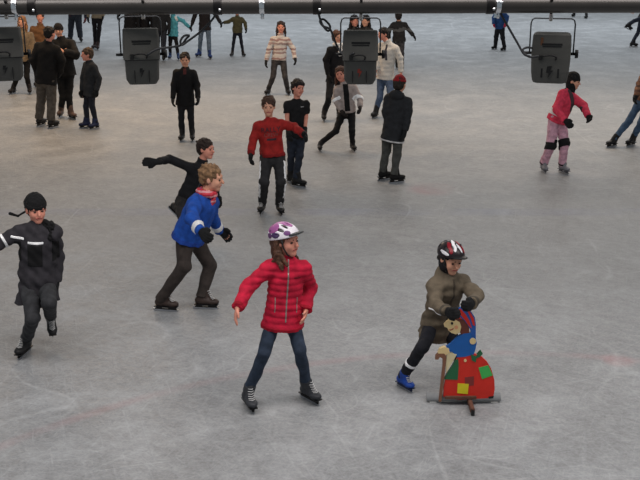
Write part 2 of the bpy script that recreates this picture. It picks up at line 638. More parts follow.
def hand_ops(w, d, n, hs, grow=0.0, curl=0.5, t=None):
    """palm, four fingers and a thumb; d along the hand, n out of the palm, t towards the thumb"""
    d = nrm(d); n = nrm(n - d * np.dot(n, d))
    t0 = np.cross(n, d)
    t = t0 if t is None or np.dot(t0, t) >= 0 else -t0
    ops = []
    kn = w + d * 0.082 * hs
    ops.append(('u', ECone(w + d * 0.012 * hs, kn - d * 0.018 * hs, (0.027 * hs + grow, 0.019 * hs + grow), (0.036 * hs + grow, 0.016 * hs + grow), t, n), 0.012))
    for i, (off, L) in enumerate(((0.031, 0.066), (0.0105, 0.075), (-0.0105, 0.070), (-0.031, 0.054))):
        b0 = kn + t * off * hs - d * 0.008 * hs
        c1 = curl * 0.8
        d1 = nrm(d * math.cos(c1) + n * math.sin(c1) + t * off * 2.0)
        b1 = b0 + d1 * L * 0.55 * hs
        c2 = c1 + curl
        d2 = nrm(d * math.cos(c2) + n * math.sin(c2) + t * off * 1.5)
        b2 = b1 + d2 * L * 0.5 * hs
        r = 0.0095 * hs + grow * 0.8
        ops.append(('u', Cone(b0, b1, r * 1.05, r), 0.004))
        ops.append(('u', Cone(b1, b2, r, r * 0.85), 0.003))
    r = 0.0115 * hs + grow * 0.8
    a = w + d * 0.028 * hs + t * 0.024 * hs
    b = a + nrm(d * 0.75 + t * 0.75 + n * 0.25) * 0.038 * hs
    ops.append(('u', Cone(a, b, r * 1.15, r), 0.008))
    ops.append(('u', Cone(b, b + nrm(d + t * 0.25 + n * 0.35) * 0.03 * hs, r, r * 0.85), 0.004))
    return ops

class P:
    pass

NPEOPLE = [0]
def person(label, H, fa, fb, hip, neck, head, yaw=0, hyaw=None, pitch=0, roll=0, ea=None, wa=None, eb=None, wb=None,
           ka=None, kb=None, jacket=(30, 30, 32), pants=(35, 36, 40), skate=(24, 24, 26), sole=(24, 24, 26), jmat=None, pmat=None,
           jlen=0.08, th=0.02, wide=1.0, bag=1.0, hair=(58, 40, 30), hairstyle='short', hat=None, gloves=True, glove=None, skin=None,
           bfar=True, curl=0.5, quilt=None, wrinkle=0.005, sleeve=1.0, hscale=1.0, collar=True, neckdy=0.0, hipdy=0.0, headdy=0.0, hoodie=False, pwr=0.0042, hda=None, hdb=None, flare=1.0, jflare=1.0, hipw=0.052):
    R = P()
    i = NPEOPLE[0]; NPEOPLE[0] += 1
    seed = 11 + i
    s = H / 1.6
    hs = H / 1.62
    # feet on the ice
    gpts = []
    for f in (fa, fb):
        if len(f) == 3:
            gpts.append(ground(f[0], f[1]))
    Y0 = float(np.mean([g[1] for g in gpts]))
    root = np.mean(gpts, axis=0); root[2] = 0
    px = FPX / (np.dot(root + A3(0, 0, 0.7) - CC, CF))
    R.px = px
    h = min(max(0.78 / px, 0.0066), 0.0125)
    R.h = h
    def J(q, dy=0.0):
        return on_plane(q[0], q[1], Y0 + (q[2] if len(q) > 2 else dy)) - root
    def RE(q, p, L):
        return reach(q[0], q[1], p + root, L, q[2] if len(q) > 2 else 0, Y0) - root
    hc = J(hip, hipdy); nk = J(neck, neckdy)
    up = nrm(nk - hc)
    f0 = ydir(yaw)
    fwd = nrm(f0 - up * np.dot(f0, up))
    lat = nrm(np.cross(up, fwd))
    if abs(lat[0]) > 0.25:
        lat = lat if lat[0] > 0 else -lat
    else:
        lat = lat if (lat[1] > 0) == bfar else -lat
    sw = 0.092 * H * (0.5 + 0.5 * wide)
    sh = {'a': nk - up * 0.080 * s - lat * sw, 'b': nk - up * 0.080 * s + lat * sw}
    hp = {'a': hc - lat * hipw * H, 'b': hc + lat * hipw * H}
    ank, kne, elb, wri, skf = {}, {}, {}, {}, {}
    for k, f, kk in (('a', fa, ka), ('b', fb, kb)):
        fw = ydir(f[2])
        if len(f) == 3:
            c = ground(f[0], f[1]) - root
            fu = A3(0, 0, 1)
        else:
            # (u, v, yaw, dy, pitch): lifted foot
            c = J((f[0], f[1]), f[3])
            c[2] = max(c[2], 0.06)
            a = math.radians(f[4])
            fu = nrm(A3(0, 0, 1) * math.cos(a) + fw * math.sin(a))
            fw = nrm(fw * math.cos(a) - A3(0, 0, 1) * math.sin(a))
        skf[k] = (c, fw, fu)
        ank[k] = c + fu * 0.135 * s - fw * 0.035 * s
        if kk is None:
            kne[k] = (hp[k] + ank[k]) / 2 + fwd * 0.035 * s + A3(0, 0, 0.01)
        else:
            kne[k] = RE(kk, hp[k], 0.245 * H)
    for k, e, w in (('a', ea, wa), ('b', eb, wb)):
        sgn = -1 if k == 'a' else 1
        if e is None:
            elb[k] = sh[k] + A3(0, 0, -0.17 * H) + lat * sgn * 0.035 - fwd * 0.02
        else:
            elb[k] = RE(e, sh[k], 0.175 * H)
        if w is None:
            wri[k] = elb[k] + A3(0, 0, -0.145 * H) + fwd * 0.05 + lat * sgn * 0.005
        else:
            wri[k] = RE(w, elb[k], 0.15 * H)
    # head frame
    hy = yaw if hyaw is None else hyaw
    hf = ydir(hy)
    hf = nrm(hf * math.cos(math.radians(pitch)) + A3(0, 0, 1) * math.sin(math.radians(pitch)))
    hr_, hf, hu = frame_from(hf, A3(math.sin(math.radians(roll)), 0, 1))
    hk = 1.05 * hscale * (0.88 + 0.12 * (H / 1.6))
    hcn = J(head, neckdy + headdy)
    HR = np.stack([hr_, hf, hu], 1)
    def hp_(x, y, z):
        return hcn + HR @ (A3(x, y, z) * hk)
    R.hp, R.HR, R.hk = hp_, HR, hk
    R.lat, R.fwd, R.up, R.nk, R.hc, R.sh, R.hip, R.elb, R.wri, R.kne, R.ank, R.s, R.root = lat, fwd, up, nk, hc, sh, hp, elb, wri, kne, ank, s, root
    TR = np.stack([lat, fwd, up], 1)
    R.TR = TR
    cc = nk - up * 0.14 * s
    wc = hc + up * 0.09 * s
    # ---------------- body: one continuous skin
    body = [('u', ECone(cc, wc, (0.115 * s, 0.075 * s), (0.098 * s, 0.07 * s), lat, fwd), 0.02),
            ('u', ECone(wc, hc, (0.098 * s, 0.07 * s), (0.11 * s, 0.08 * s), lat, fwd), 0.03),
            ('u', Cone(nk - up * 0.05 * s, sh['a'], 0.04 * s, 0.038 * s), 0.03), ('u', Cone(nk - up * 0.05 * s, sh['b'], 0.04 * s, 0.038 * s), 0.03)]
    nt_ = hp_(0, -0.018, -0.06)
    body.append(('u', Cone(nk - up * 0.05 * s, nt_, 0.048 * s, 0.045 * hk), 0.02))
    for k in 'ab':
        body += [('u', Cone(sh[k], elb[k], 0.041 * s, 0.033 * s), 0.02), ('u', Cone(elb[k], wri[k], 0.033 * s, 0.023 * s), 0.01),
                 ('u', Cone(hp[k], kne[k], 0.056 * s, 0.040 * s), 0.02), ('u', Cone(kne[k], ank[k], 0.040 * s, 0.030 * s), 0.01)]
    face = [('u', Ell(hp_(0, -0.014, 0.030), A3(0.073, 0.092, 0.080) * hk, HR), 0.01),
            ('u', Ell(hp_(0, 0.026, -0.032), A3(0.061, 0.060, 0.072) * hk, HR), 0.03),
            ('u', Ell(hp_(0, 0.060, -0.088), A3(0.024, 0.022, 0.020) * hk, HR), 0.025),
            ('u', Ell(hp_(0.032, 0.060, -0.028), A3(0.022, 0.020, 0.022) * hk, HR), 0.02),
            ('u', Ell(hp_(-0.032, 0.060, -0.028), A3(0.022, 0.020, 0.022) * hk, HR), 0.02),
            ('u', Cone(hp_(-0.034, 0.072, 0.024), hp_(0.034, 0.072, 0.024), 0.012 * hk, 0.012 * hk), 0.015),
            ('s', Ell(hp_(0.030, 0.094, 0.003), A3(0.015, 0.012, 0.011) * hk, HR), 0.01),
            ('s', Ell(hp_(-0.030, 0.094, 0.003), A3(0.015, 0.012, 0.011) * hk, HR), 0.01),
            ('u', Cone(hp_(0, 0.085, 0.008), hp_(0, 0.104, -0.024), 0.008 * hk, 0.0125 * hk), 0.01),
            ('u', Cone(hp_(-0.017, 0.080, -0.053), hp_(0.017, 0.080, -0.053), 0.009 * hk, 0.009 * hk), 0.006),
            ('u', Ell(hp_(0.073, -0.006, -0.008), A3(0.010, 0.020, 0.030) * hk, HR), 0.006),
            ('u', Ell(hp_(-0.073, -0.006, -0.008), A3(0.010, 0.020, 0.030) * hk, HR), 0.006)]
    body += face
    hands = {}
    for k, hd in (('a', hda), ('b', hdb)):
        sgn = -1 if k == 'a' else 1
        d = nrm(wri[k] - elb[k]) if hd is None else nrm(A3(*hd))
        nin = -lat * sgn
        if abs(np.dot(nin, d)) > 0.8:
            nin = A3(0, 0, -1)
        hands[k] = (wri[k], d, nin, hs)
        body += hand_ops(wri[k], d, nin, hs, 0.0, curl, fwd + A3(0, 0, 0.4))
    b = link('person', sdf_mesh('body', body, h), skin or (SKIN if i % 2 else SKIN_PINK), None, root)
    tag(b, label, 'person', 'ice skaters on the rink')
    R.o = b
    # ---------------- trousers
    pan = [('u', ECone(hc + up * 0.07 * s, hc - up * 0.03 * s, (0.118 * s * bag ** 0.5, 0.09 * s * bag ** 0.5), (0.122 * s * bag ** 0.5, 0.098 * s * bag ** 0.5), lat, fwd), 0.02)]
    for k in 'ab':
        ax = nrm(ank[k] - kne[k])
        end = ank[k] + ax * 0.005 * s
        pan += [('u', Cone(hp[k], kne[k], 0.078 * s * bag, 0.058 * s * bag), 0.03),
                ('u', Cone(kne[k], end, 0.059 * s * bag, 0.049 * s * bag * flare, flat=True), 0.02)]
    pan.append(('wave', Waves(pwr, 0.07, 0.20, seed, 6, 1.2)))
    R.pan = pan
    R.pants = link('trousers', sdf_mesh('trousers', pan, h, smooth_it=0), pmat or cloth(pants, var=0.3, bump=0.4, bscale=35), b)
    # ---------------- jacket
    hem = hc - up * jlen
    j = [('u', ECone(cc, wc, (0.126 * s * wide + th, 0.086 * s * wide + th), (0.119 * s * wide + th, 0.086 * s * wide + th), lat, fwd), 0.03),
         ('u', ECone(wc, hem - up * 0.15, (0.119 * s * wide + th, 0.086 * s * wide + th), (0.165 * s * wide * jflare + th, 0.135 * s * jflare + th), lat, fwd), 0.04),
         ('cut', Half(hem, -up)),
         ('u', Cone(nk - up * 0.045 * s, sh['a'], 0.050 * s + th * 0.5, 0.046 * s + th * 0.6), 0.05), ('u', Cone(nk - up * 0.045 * s, sh['b'], 0.050 * s + th * 0.5, 0.046 * s + th * 0.6), 0.05)]
    if collar:
        j.append(('u', Cone(nk - up * 0.04 * s, nk + (nt_ - nk) * 0.45, 0.060 * s + th * 0.5, 0.054 * s + th * 0.5, flat=True), 0.02))
    for k in 'ab':
        e2 = elb[k] + (wri[k] - elb[k]) * min(1.0, max(sleeve * 2 - 1, 0.02)) if sleeve < 1 else wri[k] + nrm(wri[k] - elb[k]) * 0.012
        if sleeve >= 0.52:
            j += [('u', Cone(sh[k], elb[k], 0.045 * s + th * 0.8, 0.039 * s + th * 0.75), 0.03),
                  ('u', Cone(elb[k], e2, 0.038 * s + th * 0.75, 0.031 * s + th * 0.65, flat=True), 0.02)]
        else:
            j += [('u', Cone(sh[k], sh[k] + (elb[k] - sh[k]) * 0.75, 0.050 * s + th * 0.9, 0.046 * s + th * 0.8, flat=True), 0.025)]
    if hoodie:
        j.append(('u', Ell(nk - fwd * 0.085 * s + up * 0.01 * s, A3(0.12, 0.065, 0.075) * s, TR), 0.03))
    if quilt:
        j.append(('wave', Quilt(quilt[0], quilt[1], up)))
    j.append(('wave', Waves(wrinkle, 0.07, 0.20, seed + 50, 6, 1.2)))
    R.jack = j
    R.jacket = link('jacket', sdf_mesh('jacket', j, h), jmat or cloth(jacket, var=0.25, bump=0.35, bscale=40), b)
    # ---------------- gloves
    if gloves:
        gl = glove or GLOVE
        for k in 'ab':
            w, d, n, z = hands[k]
            ops = hand_ops(w, d, n, z * 1.15, 0.009, curl, fwd + A3(0, 0, 0.4))
            ops.append(('u', Cone(w - d * 0.045 * hs, w + d * 0.03 * hs, 0.034 * s, 0.031 * s), 0.01))
            link('glove', sdf_mesh('glove', ops, h * 0.85), gl, b)
    # ---------------- skates
    bm_ = cloth(skate, rough=0.5, bump=0.1)
    sm_ = cloth(sole, rough=0.4, bump=0.0)
    for k in 'ab':
        c, fw, fu = skf[k]
        si = np.cross(fw, fu)
        FR = np.stack([si, fw, fu], 1)
        def q(x, y, z):
            return c + FR @ (A3(x, y, z) * s)
        ax = nrm(kne[k] - ank[k])
        boot = [('u', ECone(q(0, -0.065, 0.095), q(0, 0.075, 0.088), (0.040 * s, 0.040 * s), (0.046 * s, 0.030 * s), si, fu), 0.01),
                ('u', Ell(q(0, 0.10, 0.086), A3(0.044, 0.052, 0.030) * s, FR), 0.02),
                ('u', Cone(q(0, -0.04, 0.11), q(0, -0.035, 0.135) + ax * 0.085 * s, 0.044 * s, 0.054 * s, flat=True), 0.025),
                ('u', Cone(q(0, 0.03, 0.10), q(0, 0.0, 0.15) + ax * 0.07 * s, 0.032 * s, 0.030 * s), 0.02),
                ('and', Half(q(0, 0, 0.058), -fu))]
        bo = link('skate', sdf_mesh('skate', boot, min(h, 0.009)), bm_, b)
        hb = bmesh.new()
        for (y0, y1, x0, z0, z1) in ((-0.105, 0.14, 0.036, 0.052, 0.062), (-0.095, -0.03, 0.012, 0.026, 0.054), (0.04, 0.12, 0.012, 0.026, 0.054), (-0.105, 0.13, 0.007, 0.02, 0.032)):
            pts = [q(xx, yy, zz) for xx in (-x0, x0) for yy in (y0, y1) for zz in (z0, z1)]
            vs = [hb.verts.new(p) for p in pts]
            for fc in ((0, 1, 3, 2), (4, 6, 7, 5), (0, 4, 5, 1), (2, 3, 7, 6), (0, 2, 6, 4), (1, 5, 7, 3)):
                hb.faces.new([vs[z] for z in fc])
        link('blade_holder', bm_mesh('blade_holder', hb), sm_, bo)
        # blade: curved runner profile
        prof = [(-0.125, 0.026), (-0.125, 0.008), (-0.115, 0.001), (0.0, 0.0), (0.12, 0.001), (0.145, 0.010), (0.150, 0.026)]
        vb = [q(xx, y, z) for xx in (-0.0028, 0.0028) for (y, z) in prof]
        n = len(prof)
        fcs = [tuple(range(n)), tuple(range(2 * n - 1, n - 1, -1))] + [(z, z + n, (z + 1) % n + n, (z + 1) % n) for z in range(n)]
        link('blade', pydata('blade', vb, fcs, False), STEEL, bo)
        if px > 70:
            lb = bmesh.new()
            for z in range(6):
                t = z / 5
                y = 0.085 - 0.062 * t; zz = 0.122 + 0.085 * t ** 1.3
                ctr = q(0, y + 0.012, zz) + (ax - fu) * 0.04 * s * t * t
                tube_bm(lb, [ctr - si * 0.026 * s - fw * 0.010 * s, ctr + fw * 0.012 * s, ctr + si * 0.026 * s - fw * 0.010 * s], 0.004 * s, 6)
            link('laces', bm_mesh('laces', lb, True), LACE, bo)
    # ---------------- face details
    if px > 45:
        for sx in (-1, 1):
            e = Ell(hp_(0.030 * sx, 0.0785, 0.002), A3(0.0125, 0.008, 0.0075) * hk, HR)
            link('eye', sdf_mesh('eye', [('u', e)], 0.004), EYE, b)
        if px > 60:
            for sx in (-1, 1):
                ops = [('u', Cone(hp_(0.014 * sx, 0.0845, 0.021), hp_(0.044 * sx, 0.073, 0.022), 0.0045 * hk, 0.003 * hk))]
                link('eyebrow', sdf_mesh('eyebrow', ops, 0.003), cloth(hair, bump=0), b)
        ops = [('u', Cone(hp_(-0.019, 0.083, -0.053), hp_(0.019, 0.083, -0.053), 0.0072 * hk, 0.0072 * hk))]
        link('lips', sdf_mesh('lips', ops, 0.004), LIP, b)
    # ---------------- hair
    hm = mat('hair_%d_%d_%d' % tuple(hair), hair, rough=0.6, var=0.45, scale=30, bump=0.6, bscale=90)
    if hairstyle:
        cr = [('u', Ell(hp_(0, -0.020, 0.034), A3(0.084, 0.100, 0.090) * hk, HR), 0.01),
              ('u', Ell(hp_(0, -0.055, -0.02), A3(0.066, 0.055, 0.06) * hk, HR), 0.03)]
        if hairstyle == 'long':
            for sx in (-1, 1):
                cr += [('u', Cone(hp_(0.072 * sx, -0.018, 0.01), hp_(0.082 * sx, -0.022, -0.10), 0.022 * hk, 0.026 * hk), 0.02),
                       ('u', Cone(hp_(0.082 * sx, -0.022, -0.10), hp_(0.092 * sx, 0.025, -0.185), 0.026 * hk, 0.014 * hk), 0.015)]
            cr += [('u', Cone(hp_(0, -0.08, 0.0), hp_(0, -0.085, -0.15), 0.06 * hk, 0.045 * hk), 0.03)]
        elif hairstyle == 'bob':
            for sx in (-1, 1):
                cr += [('u', Cone(hp_(0.074 * sx, -0.02, 0.02), hp_(0.076 * sx, -0.025, -0.03), 0.020 * hk, 0.014 * hk), 0.02)]
            cr += [('u', Cone(hp_(0, -0.07, 0.0), hp_(0, -0.07, -0.06), 0.055 * hk, 0.04 * hk), 0.03),
                   ('u', Cone(hp_(-0.045, 0.050, 0.070), hp_(0.040, 0.056, 0.060), 0.016 * hk, 0.018 * hk), 0.03)]
        rr_ = random.Random(seed)
        for _ in range(14 if hat is None else 0):
            a_, e_ = rr_.uniform(-2.6, 2.6), rr_.uniform(0.05, 1.3)
            p_ = (0.080 * math.sin(a_) * math.cos(e_), -0.020 - 0.096 * math.cos(a_) * math.cos(e_) * (1 if abs(a_) < 1.8 else 0.85), 0.034 + 0.086 * math.sin(e_))
            cr.append(('u', Ell(hp_(*p_), A3(0.016, 0.018, 0.010) * hk, HR), 0.016))
        cr += [('s', Ell(hp_(0, 0.105, -0.034), A3(0.070, 0.080, 0.086) * hk, HR), 0.008),
               ('wave', Waves(0.006 * hk, 0.025, 0.055, seed, 7, 0.5))]
        link('hair', sdf_mesh('hair', cr, h * 0.9), hm, b)
    # ---------------- knitted hat
    if hat is not None:
        q0 = hp_(0, 0.01, 0.034)
        nn = -(HR @ nrm(A3(0, 0.20, 1.0)))
        cap = [('u', Ell(hp_(0, -0.016, 0.036), A3(0.085, 0.103, 0.100) * hk, HR), 0.01),
               ('wave', Waves(0.002, 0.03, 0.06, seed, 4)), ('and', Half(q0, nn))]
        ho = link('knit_hat', sdf_mesh('knit_hat', cap, h * 0.8), cloth(hat, bump=0.6, bscale=120), b)
        rim = [('u', Ell(hp_(0, -0.016, 0.036), A3(0.090, 0.108, 0.104) * hk, HR), 0.01), ('and', Half(q0 + nn * 0.006, nn)), ('and', Half(q0 - nn * 0.026, -nn))]
        link('brim', sdf_mesh('brim', rim, h * 0.7), cloth(hat, bump=0.6, bscale=120), ho)
        R.hat = ho
    return R

def patch(R, name, ops, prim, m, grow=0.005, h=None, parent=None):
    me = sdf_mesh(name, ops, h or R.h * 0.6, prim, grow)
    if me is None:
        return None
    return link(name, me, m, parent or R.o)

def band(R, name, ops, a, b, t, half, m, rad=0.13, grow=0.005, parent=None, h=None):
    """ring of tape around the limb a-b at t"""
    ax = nrm(b - a)
    x = nrm(np.cross(ax, A3(0.3, 0.9, 0.1))); y = np.cross(ax, x)
    return patch(R, name, ops, Box(a + (b - a) * t, (rad, rad, half), np.stack([x, y, ax], 1)), m, grow, h, parent)

def torso_box(R, x, y, z, hx, hy, hz, rot=0.0):
    """box in the torso frame, origin at the neck base; rot turns it in the chest plane"""
    c, s_ = math.cos(rot), math.sin(rot)
    Rz = np.array([[c, 0, -s_], [0, 1, 0], [s_, 0, c]])
    return Box(R.nk + R.TR @ A3(x, y, z), (hx, hy, hz), R.TR @ Rz)

def project_text(R, text, size, x, z, m, target):
    cu = bpy.data.curves.new('lettering', 'FONT')
    cu.body = text; cu.size = size; cu.align_x = 'CENTER'; cu.align_y = 'CENTER'
    cu.extrude = 0.0
    o = bpy.data.objects.new('tmp_text', cu)
    COL.objects.link(o)
    dg = bpy.context.evaluated_depsgraph_get()
    me = bpy.data.meshes.new_from_object(o.evaluated_get(dg))
    bpy.data.objects.remove(o)
    bm = bmesh.new(); bm.from_mesh(me)
    bmesh.ops.triangulate(bm, faces=bm.faces)
    bmesh.ops.subdivide_edges(bm, edges=bm.edges, cuts=1)
    tm = target.data
    bv = BVHTree.FromPolygons([v.co[:] for v in tm.vertices], [p.vertices[:] for p in tm.polygons])
    side = R.lat if np.dot(np.cross(R.lat, R.up), R.fwd) < 0 else -R.lat
    side = np.cross(R.up, R.fwd)
    if side[0] < 0 and R.fwd[1] < 0: side = -side
    for v in bm.verts:
        p = R.nk + side * (v.co.x + x) + R.up * (v.co.y + z) + R.fwd * 0.5
        hit = bv.ray_cast(Vector(p), Vector(-R.fwd))
        v.co = (hit[0] if hit[0] else Vector(p - R.fwd * 0.4)) + Vector(R.fwd * 0.004)
    me2 = bm_mesh('lettering', bm)
    return link('lettering', me2, m, target)

def helmet(R, shell_rgb, stripe_defs, visor_rgb, strap=True):
    hp, HR, k = R.hp, R.HR, R.hk
    n = -(HR @ nrm(A3(0, -0.22, 1.0)))
    q0 = hp(0, 0.0, 0.030)
    base = [('u', Ell(hp(0, -0.018, 0.040), A3(0.098, 0.128, 0.098) * k, HR), 0.01), ('and', Half(q0, n))]
    vents = []
    for x, y, z, L in ((0.0, 0.02, 0.128, 0.055), (0.036, 0.03, 0.118, 0.05), (-0.036, 0.03, 0.118, 0.05), (0.068, 0.01, 0.096, 0.05), (-0.068, 0.01, 0.096, 0.05),
                       (0.030, -0.085, 0.112, 0.035), (-0.030, -0.085, 0.112, 0.035), (0.075, -0.075, 0.076, 0.035), (-0.075, -0.075, 0.076, 0.035), (0.088, -0.01, 0.062, 0.035), (-0.088, -0.01, 0.062, 0.035)):
        vents.append(Ell(hp(x, y, z), A3(0.010, L * 0.8, 0.016) * k, HR))
    ops = list(base)
    hl = link('helmet', sdf_mesh('helmet', ops + [('s', v, 0.004) for v in vents], R.h * 0.6), cloth(shell_rgb, rough=0.3, var=0.05, bump=0), R.o)
    core = [('u', Ell(hp(0, -0.018, 0.040), A3(0.091, 0.121, 0.091) * k, HR), 0.01), ('and', Half(q0, n))]
    link('helmet_liner', sdf_mesh('helmet_liner', core, R.h * 0.8), BLACKP, hl)
    for (x, y, z, rx, ry, rz, ang, rgb) in stripe_defs:
        ca, sa = math.cos(ang), math.sin(ang)
        Rz = np.array([[ca, -sa, 0], [sa, ca, 0], [0, 0, 1]])
        me = sdf_mesh('decal', ops + [('s', v, 0.004) for v in vents], R.h * 0.45, Ell(hp(x, y, z), A3(rx, ry, rz) * k, HR @ Rz), 0.003)
        if me: link('decal', me, cloth(rgb, rough=0.3, var=0.05, bump=0), hl)
    vis = [('u', Ell(hp(0, 0.100, 0.068), A3(0.066, 0.054, 0.011) * k, HR @ np.array([[1, 0, 0], [0, 0.97, -0.24], [0, 0.24, 0.97]]))
        , 0.01)]
    link('visor', sdf_mesh('visor', vis, R.h * 0.6), cloth(visor_rgb, rough=0.4, bump=0), hl)
    if strap:
        sm = bmesh.new()
        for sx in (-1, 1):
            tube_bm(sm, [hp(0.080 * sx, 0.03, 0.03), hp(0.070 * sx, 0.03, -0.03), hp(0.045 * sx, 0.045, -0.09), hp(0.0, 0.05, -0.112)], 0.006 * k, 6)
        link('chin_strap', bm_mesh('chin_strap', sm, True), BLACKP, hl)
    return hl

def scarf(R, m, r=0.032, drop=None, lower=0.0):
    s = R.s
    pts = []
    for t in range(12):
        a = 2 * math.pi * t / 12
        pts.append(R.nk + R.up * ((0.025 - lower) * s + 0.012 * math.sin(a)) + (math.cos(a) * R.lat + math.sin(a) * R.fwd) * (0.072 + lower * 0.8) * s)
    ops = []
    for t in range(12):
        ops.append(('u', Cone(pts[t], pts[(t + 1) % 12], r * s, r * s), 0.01))
    if drop:
        ops.append(('u', ECone(R.nk + R.fwd * 0.10 * s - R.up * 0.0, R.nk + R.fwd * 0.115 * s - R.up * drop, (0.035 * s, 0.018 * s), (0.042 * s, 0.016 * s), R.lat, R.fwd), 0.01))
    ops.append(('wave', Waves(0.003, 0.03, 0.06, 3)))
    return link('scarf', sdf_mesh('scarf', ops, R.h * 0.8), m, R.o)

def zipper(R, x, z0, z1, m, hx=0.006, grow=0.004, name='zipper'):
    z = (z0 + z1) / 2
    return patch(R, name, R.jack, torso_box(R, x, 0.16, z, hx, 0.16, abs(z1 - z0) / 2), m, grow, 0.004, R.jacket)

def hem_band(R, jlen, half, m, name='waistband', grow=0.004):
    c = R.hc - R.up * (jlen - half)
    return patch(R, name, R.jack, Box(c, (0.24, 0.2, half), R.TR), m, grow, None, R.jacket)

ZIP = mat('zip_metal', (150, 142, 138), rough=0.4, var=0.1, bump=0, metal=0.6)
GREYP = mat('grey_panel', (150, 148, 146), var=0.15)
WHITE = mat('white_cloth', (226, 226, 226), var=0.1)

# ---- girl in the red jacket
R = person('girl in red padded jacket and white and purple helmet skating with hand held out', 1.45,
    (249, 408, 22), (309, 401, 40), (283, 316), (287, 259), (286, 241), yaw=12, hyaw=52, pitch=4,
    ea=(249, 286, 0), wa=(238, 307, -1), eb=(310, 287, 1), wb=(306, 310, -1), ka=(264, 352, 0), kb=(300, 350, 0),
    jacket=(184, 22, 54), pants=(46, 57, 74), skate=(52, 54, 59), jlen=0.085, th=0.024, wide=1.0, jflare=1.22, hipw=0.046, bag=0.92, hair=(84, 56, 42), hairstyle='long', gloves=False,
    quilt=(0.006, 0.052), wrinkle=0.004, curl=0.3, hda=(-0.25, -0.35, -0.9))
helmet(R, (226, 222, 230), [(-0.055, -0.06, 0.10, 0.04, 0.06, 0.05, 0.3, (150, 84, 140)), (0.055, -0.06, 0.10, 0.04, 0.06, 0.05, -0.3, (150, 84, 140)), (0.0, 0.0, 0.135, 0.03, 0.09, 0.03, 0, (170, 110, 160)),
    (0.09, -0.02, 0.06, 0.03, 0.035, 0.02, 0.1, (70, 52, 92)), (-0.09, -0.02, 0.06, 0.03, 0.035, 0.02, 0.1, (70, 52, 92)), (0.085, -0.08, 0.05, 0.03, 0.03, 0.02, 0.1, (90, 56, 100)), (0.07, 0.075, 0.085, 0.03, 0.03, 0.02, 0.4, (110, 70, 120))], (40, 44, 46))
zipper(R, 0.0, 0.02, -0.47, ZIP)
for sx in (-1, 1):
    zipper(R, 0.085 * sx, -0.28, -0.40, ZIP, 0.004, 0.003, 'pocket_zip')
hem_band(R, 0.085, 0.014, cloth((150, 12, 36)))
ops = []
for sx, q in ((1, (0.095, 0.01, -0.17)), (1, (0.07, 0.055, -0.155)), (-1, (-0.075, 0.02, -0.15)), (-1, (-0.10, -0.03, -0.13)), (1, (0.10, -0.06, -0.16))):
    ops += [('u', Cone(R.hp(0.074 * sx, -0.02, 0.0), R.hp(0.084 * sx, -0.01, -0.07), 0.018, 0.022), 0.012), ('u', Cone(R.hp(0.084 * sx, -0.01, -0.07), R.hp(*q), 0.022, 0.012), 0.012)]
ops.append(('wave', Waves(0.004, 0.02, 0.05, 9, 6, 0.3)))
link('hair_strands', sdf_mesh('hair_strands', ops, 0.005), mat('hair_84_56_42', (84, 56, 42)), R.o)
for k in 'ab':
    band(R, 'cuff', R.jack, R.elb[k], R.wri[k], 0.97, 0.013, cloth((150, 12, 36)), 0.1, 0.003, R.jacket)
patch(R, 'chest_badge', R.jack, torso_box(R, 0.075, 0.15, -0.12, 0.028, 0.15, 0.006), cloth((120, 10, 30)), 0.003, 0.004, R.jacket)

# ---- child in khaki behind the painted figure
R = person('child in khaki coat and dark red striped helmet pushing the painted wooden figure', 1.25,
    (404, 389, 35), (463, 384, 10), (438, 325, 0.08), (450, 277), (451, 259), yaw=22, hyaw=24, pitch=-12, roll=5,
    ea=(436, 306, -1), wa=(447, 311, -1), eb=(477, 296, -1), wb=(472, 303, -1), ka=(423, 347, -1), kb=(457, 350, 0),
    jacket=(98, 88, 74), pants=(26, 27, 34), skate=(26, 66, 150), jlen=0.10, th=0.03, wide=1.14, hair=(34, 28, 26), hairstyle='short', bag=1.1, hoodie=True, curl=0.9,
    neckdy=-0.06, wrinkle=0.008, hscale=1.0, sole=(30, 40, 70))
helmet(R, (34, 28, 32), [(0.02, 0.03, 0.135, 0.016, 0.085, 0.04, -0.25, (226, 226, 230)), (-0.045, 0.03, 0.12, 0.018, 0.08, 0.04, 0.2, (128, 20, 34)), (0.052, 0.03, 0.115, 0.018, 0.075, 0.04, -0.2, (128, 20, 34)),
    (-0.02, 0.06, 0.13, 0.010, 0.06, 0.04, 0.3, (220, 220, 226)), (0.088, 0.02, 0.07, 0.03, 0.05, 0.012, 0, (215, 215, 220)), (-0.085, 0.03, 0.07, 0.03, 0.05, 0.012, 0, (150, 140, 140))], (26, 24, 26))
band(R, 'reflective_strip', R.pan, R.kne['a'], R.ank['a'], 0.55, 0.014, REFLECT, 0.12, 0.005, R.pants)
patch(R, 'reflective_strip', R.jack, Box(R.elb['a'] + R.up * -0.01 - R.lat * 0.045 + R.fwd * 0.06, (0.032, 0.07, 0.006), R.TR @ np.array([[0.7, 0, -0.7], [0, 1, 0], [0.7, 0, 0.7]])), REFLECT, 0.004, 0.004, R.jacket)
zipper(R, 0.0, 0.02, -0.36, cloth((70, 62, 52)), 0.009)
for k in 'ab':
    band(R, 'cuff', R.jack, R.elb[k], R.wri[k], 0.95, 0.016, cloth((70, 64, 56)), 0.1, 0.003, R.jacket)
ops = [('u', Ell(R.hp(0, -0.01, -0.04), A3(0.083, 0.085, 0.085) * R.hk, R.HR), 0.01), ('s', Ell(R.hp(0, 0.09, -0.03), A3(0.056, 0.07, 0.066) * R.hk, R.HR), 0.01)]
link('hood', sdf_mesh('hood', ops, R.h), cloth((24, 24, 28)), R.o)
patch(R, 'arm_badge', R.jack, Box(R.sh['b'] + (R.elb['b'] - R.sh['b']) * 0.4 - R.fwd * 0.0, (0.02, 0.2, 0.014), R.TR), cloth((170, 168, 160)), 0.003, 0.004, R.jacket)
KHAKI = R

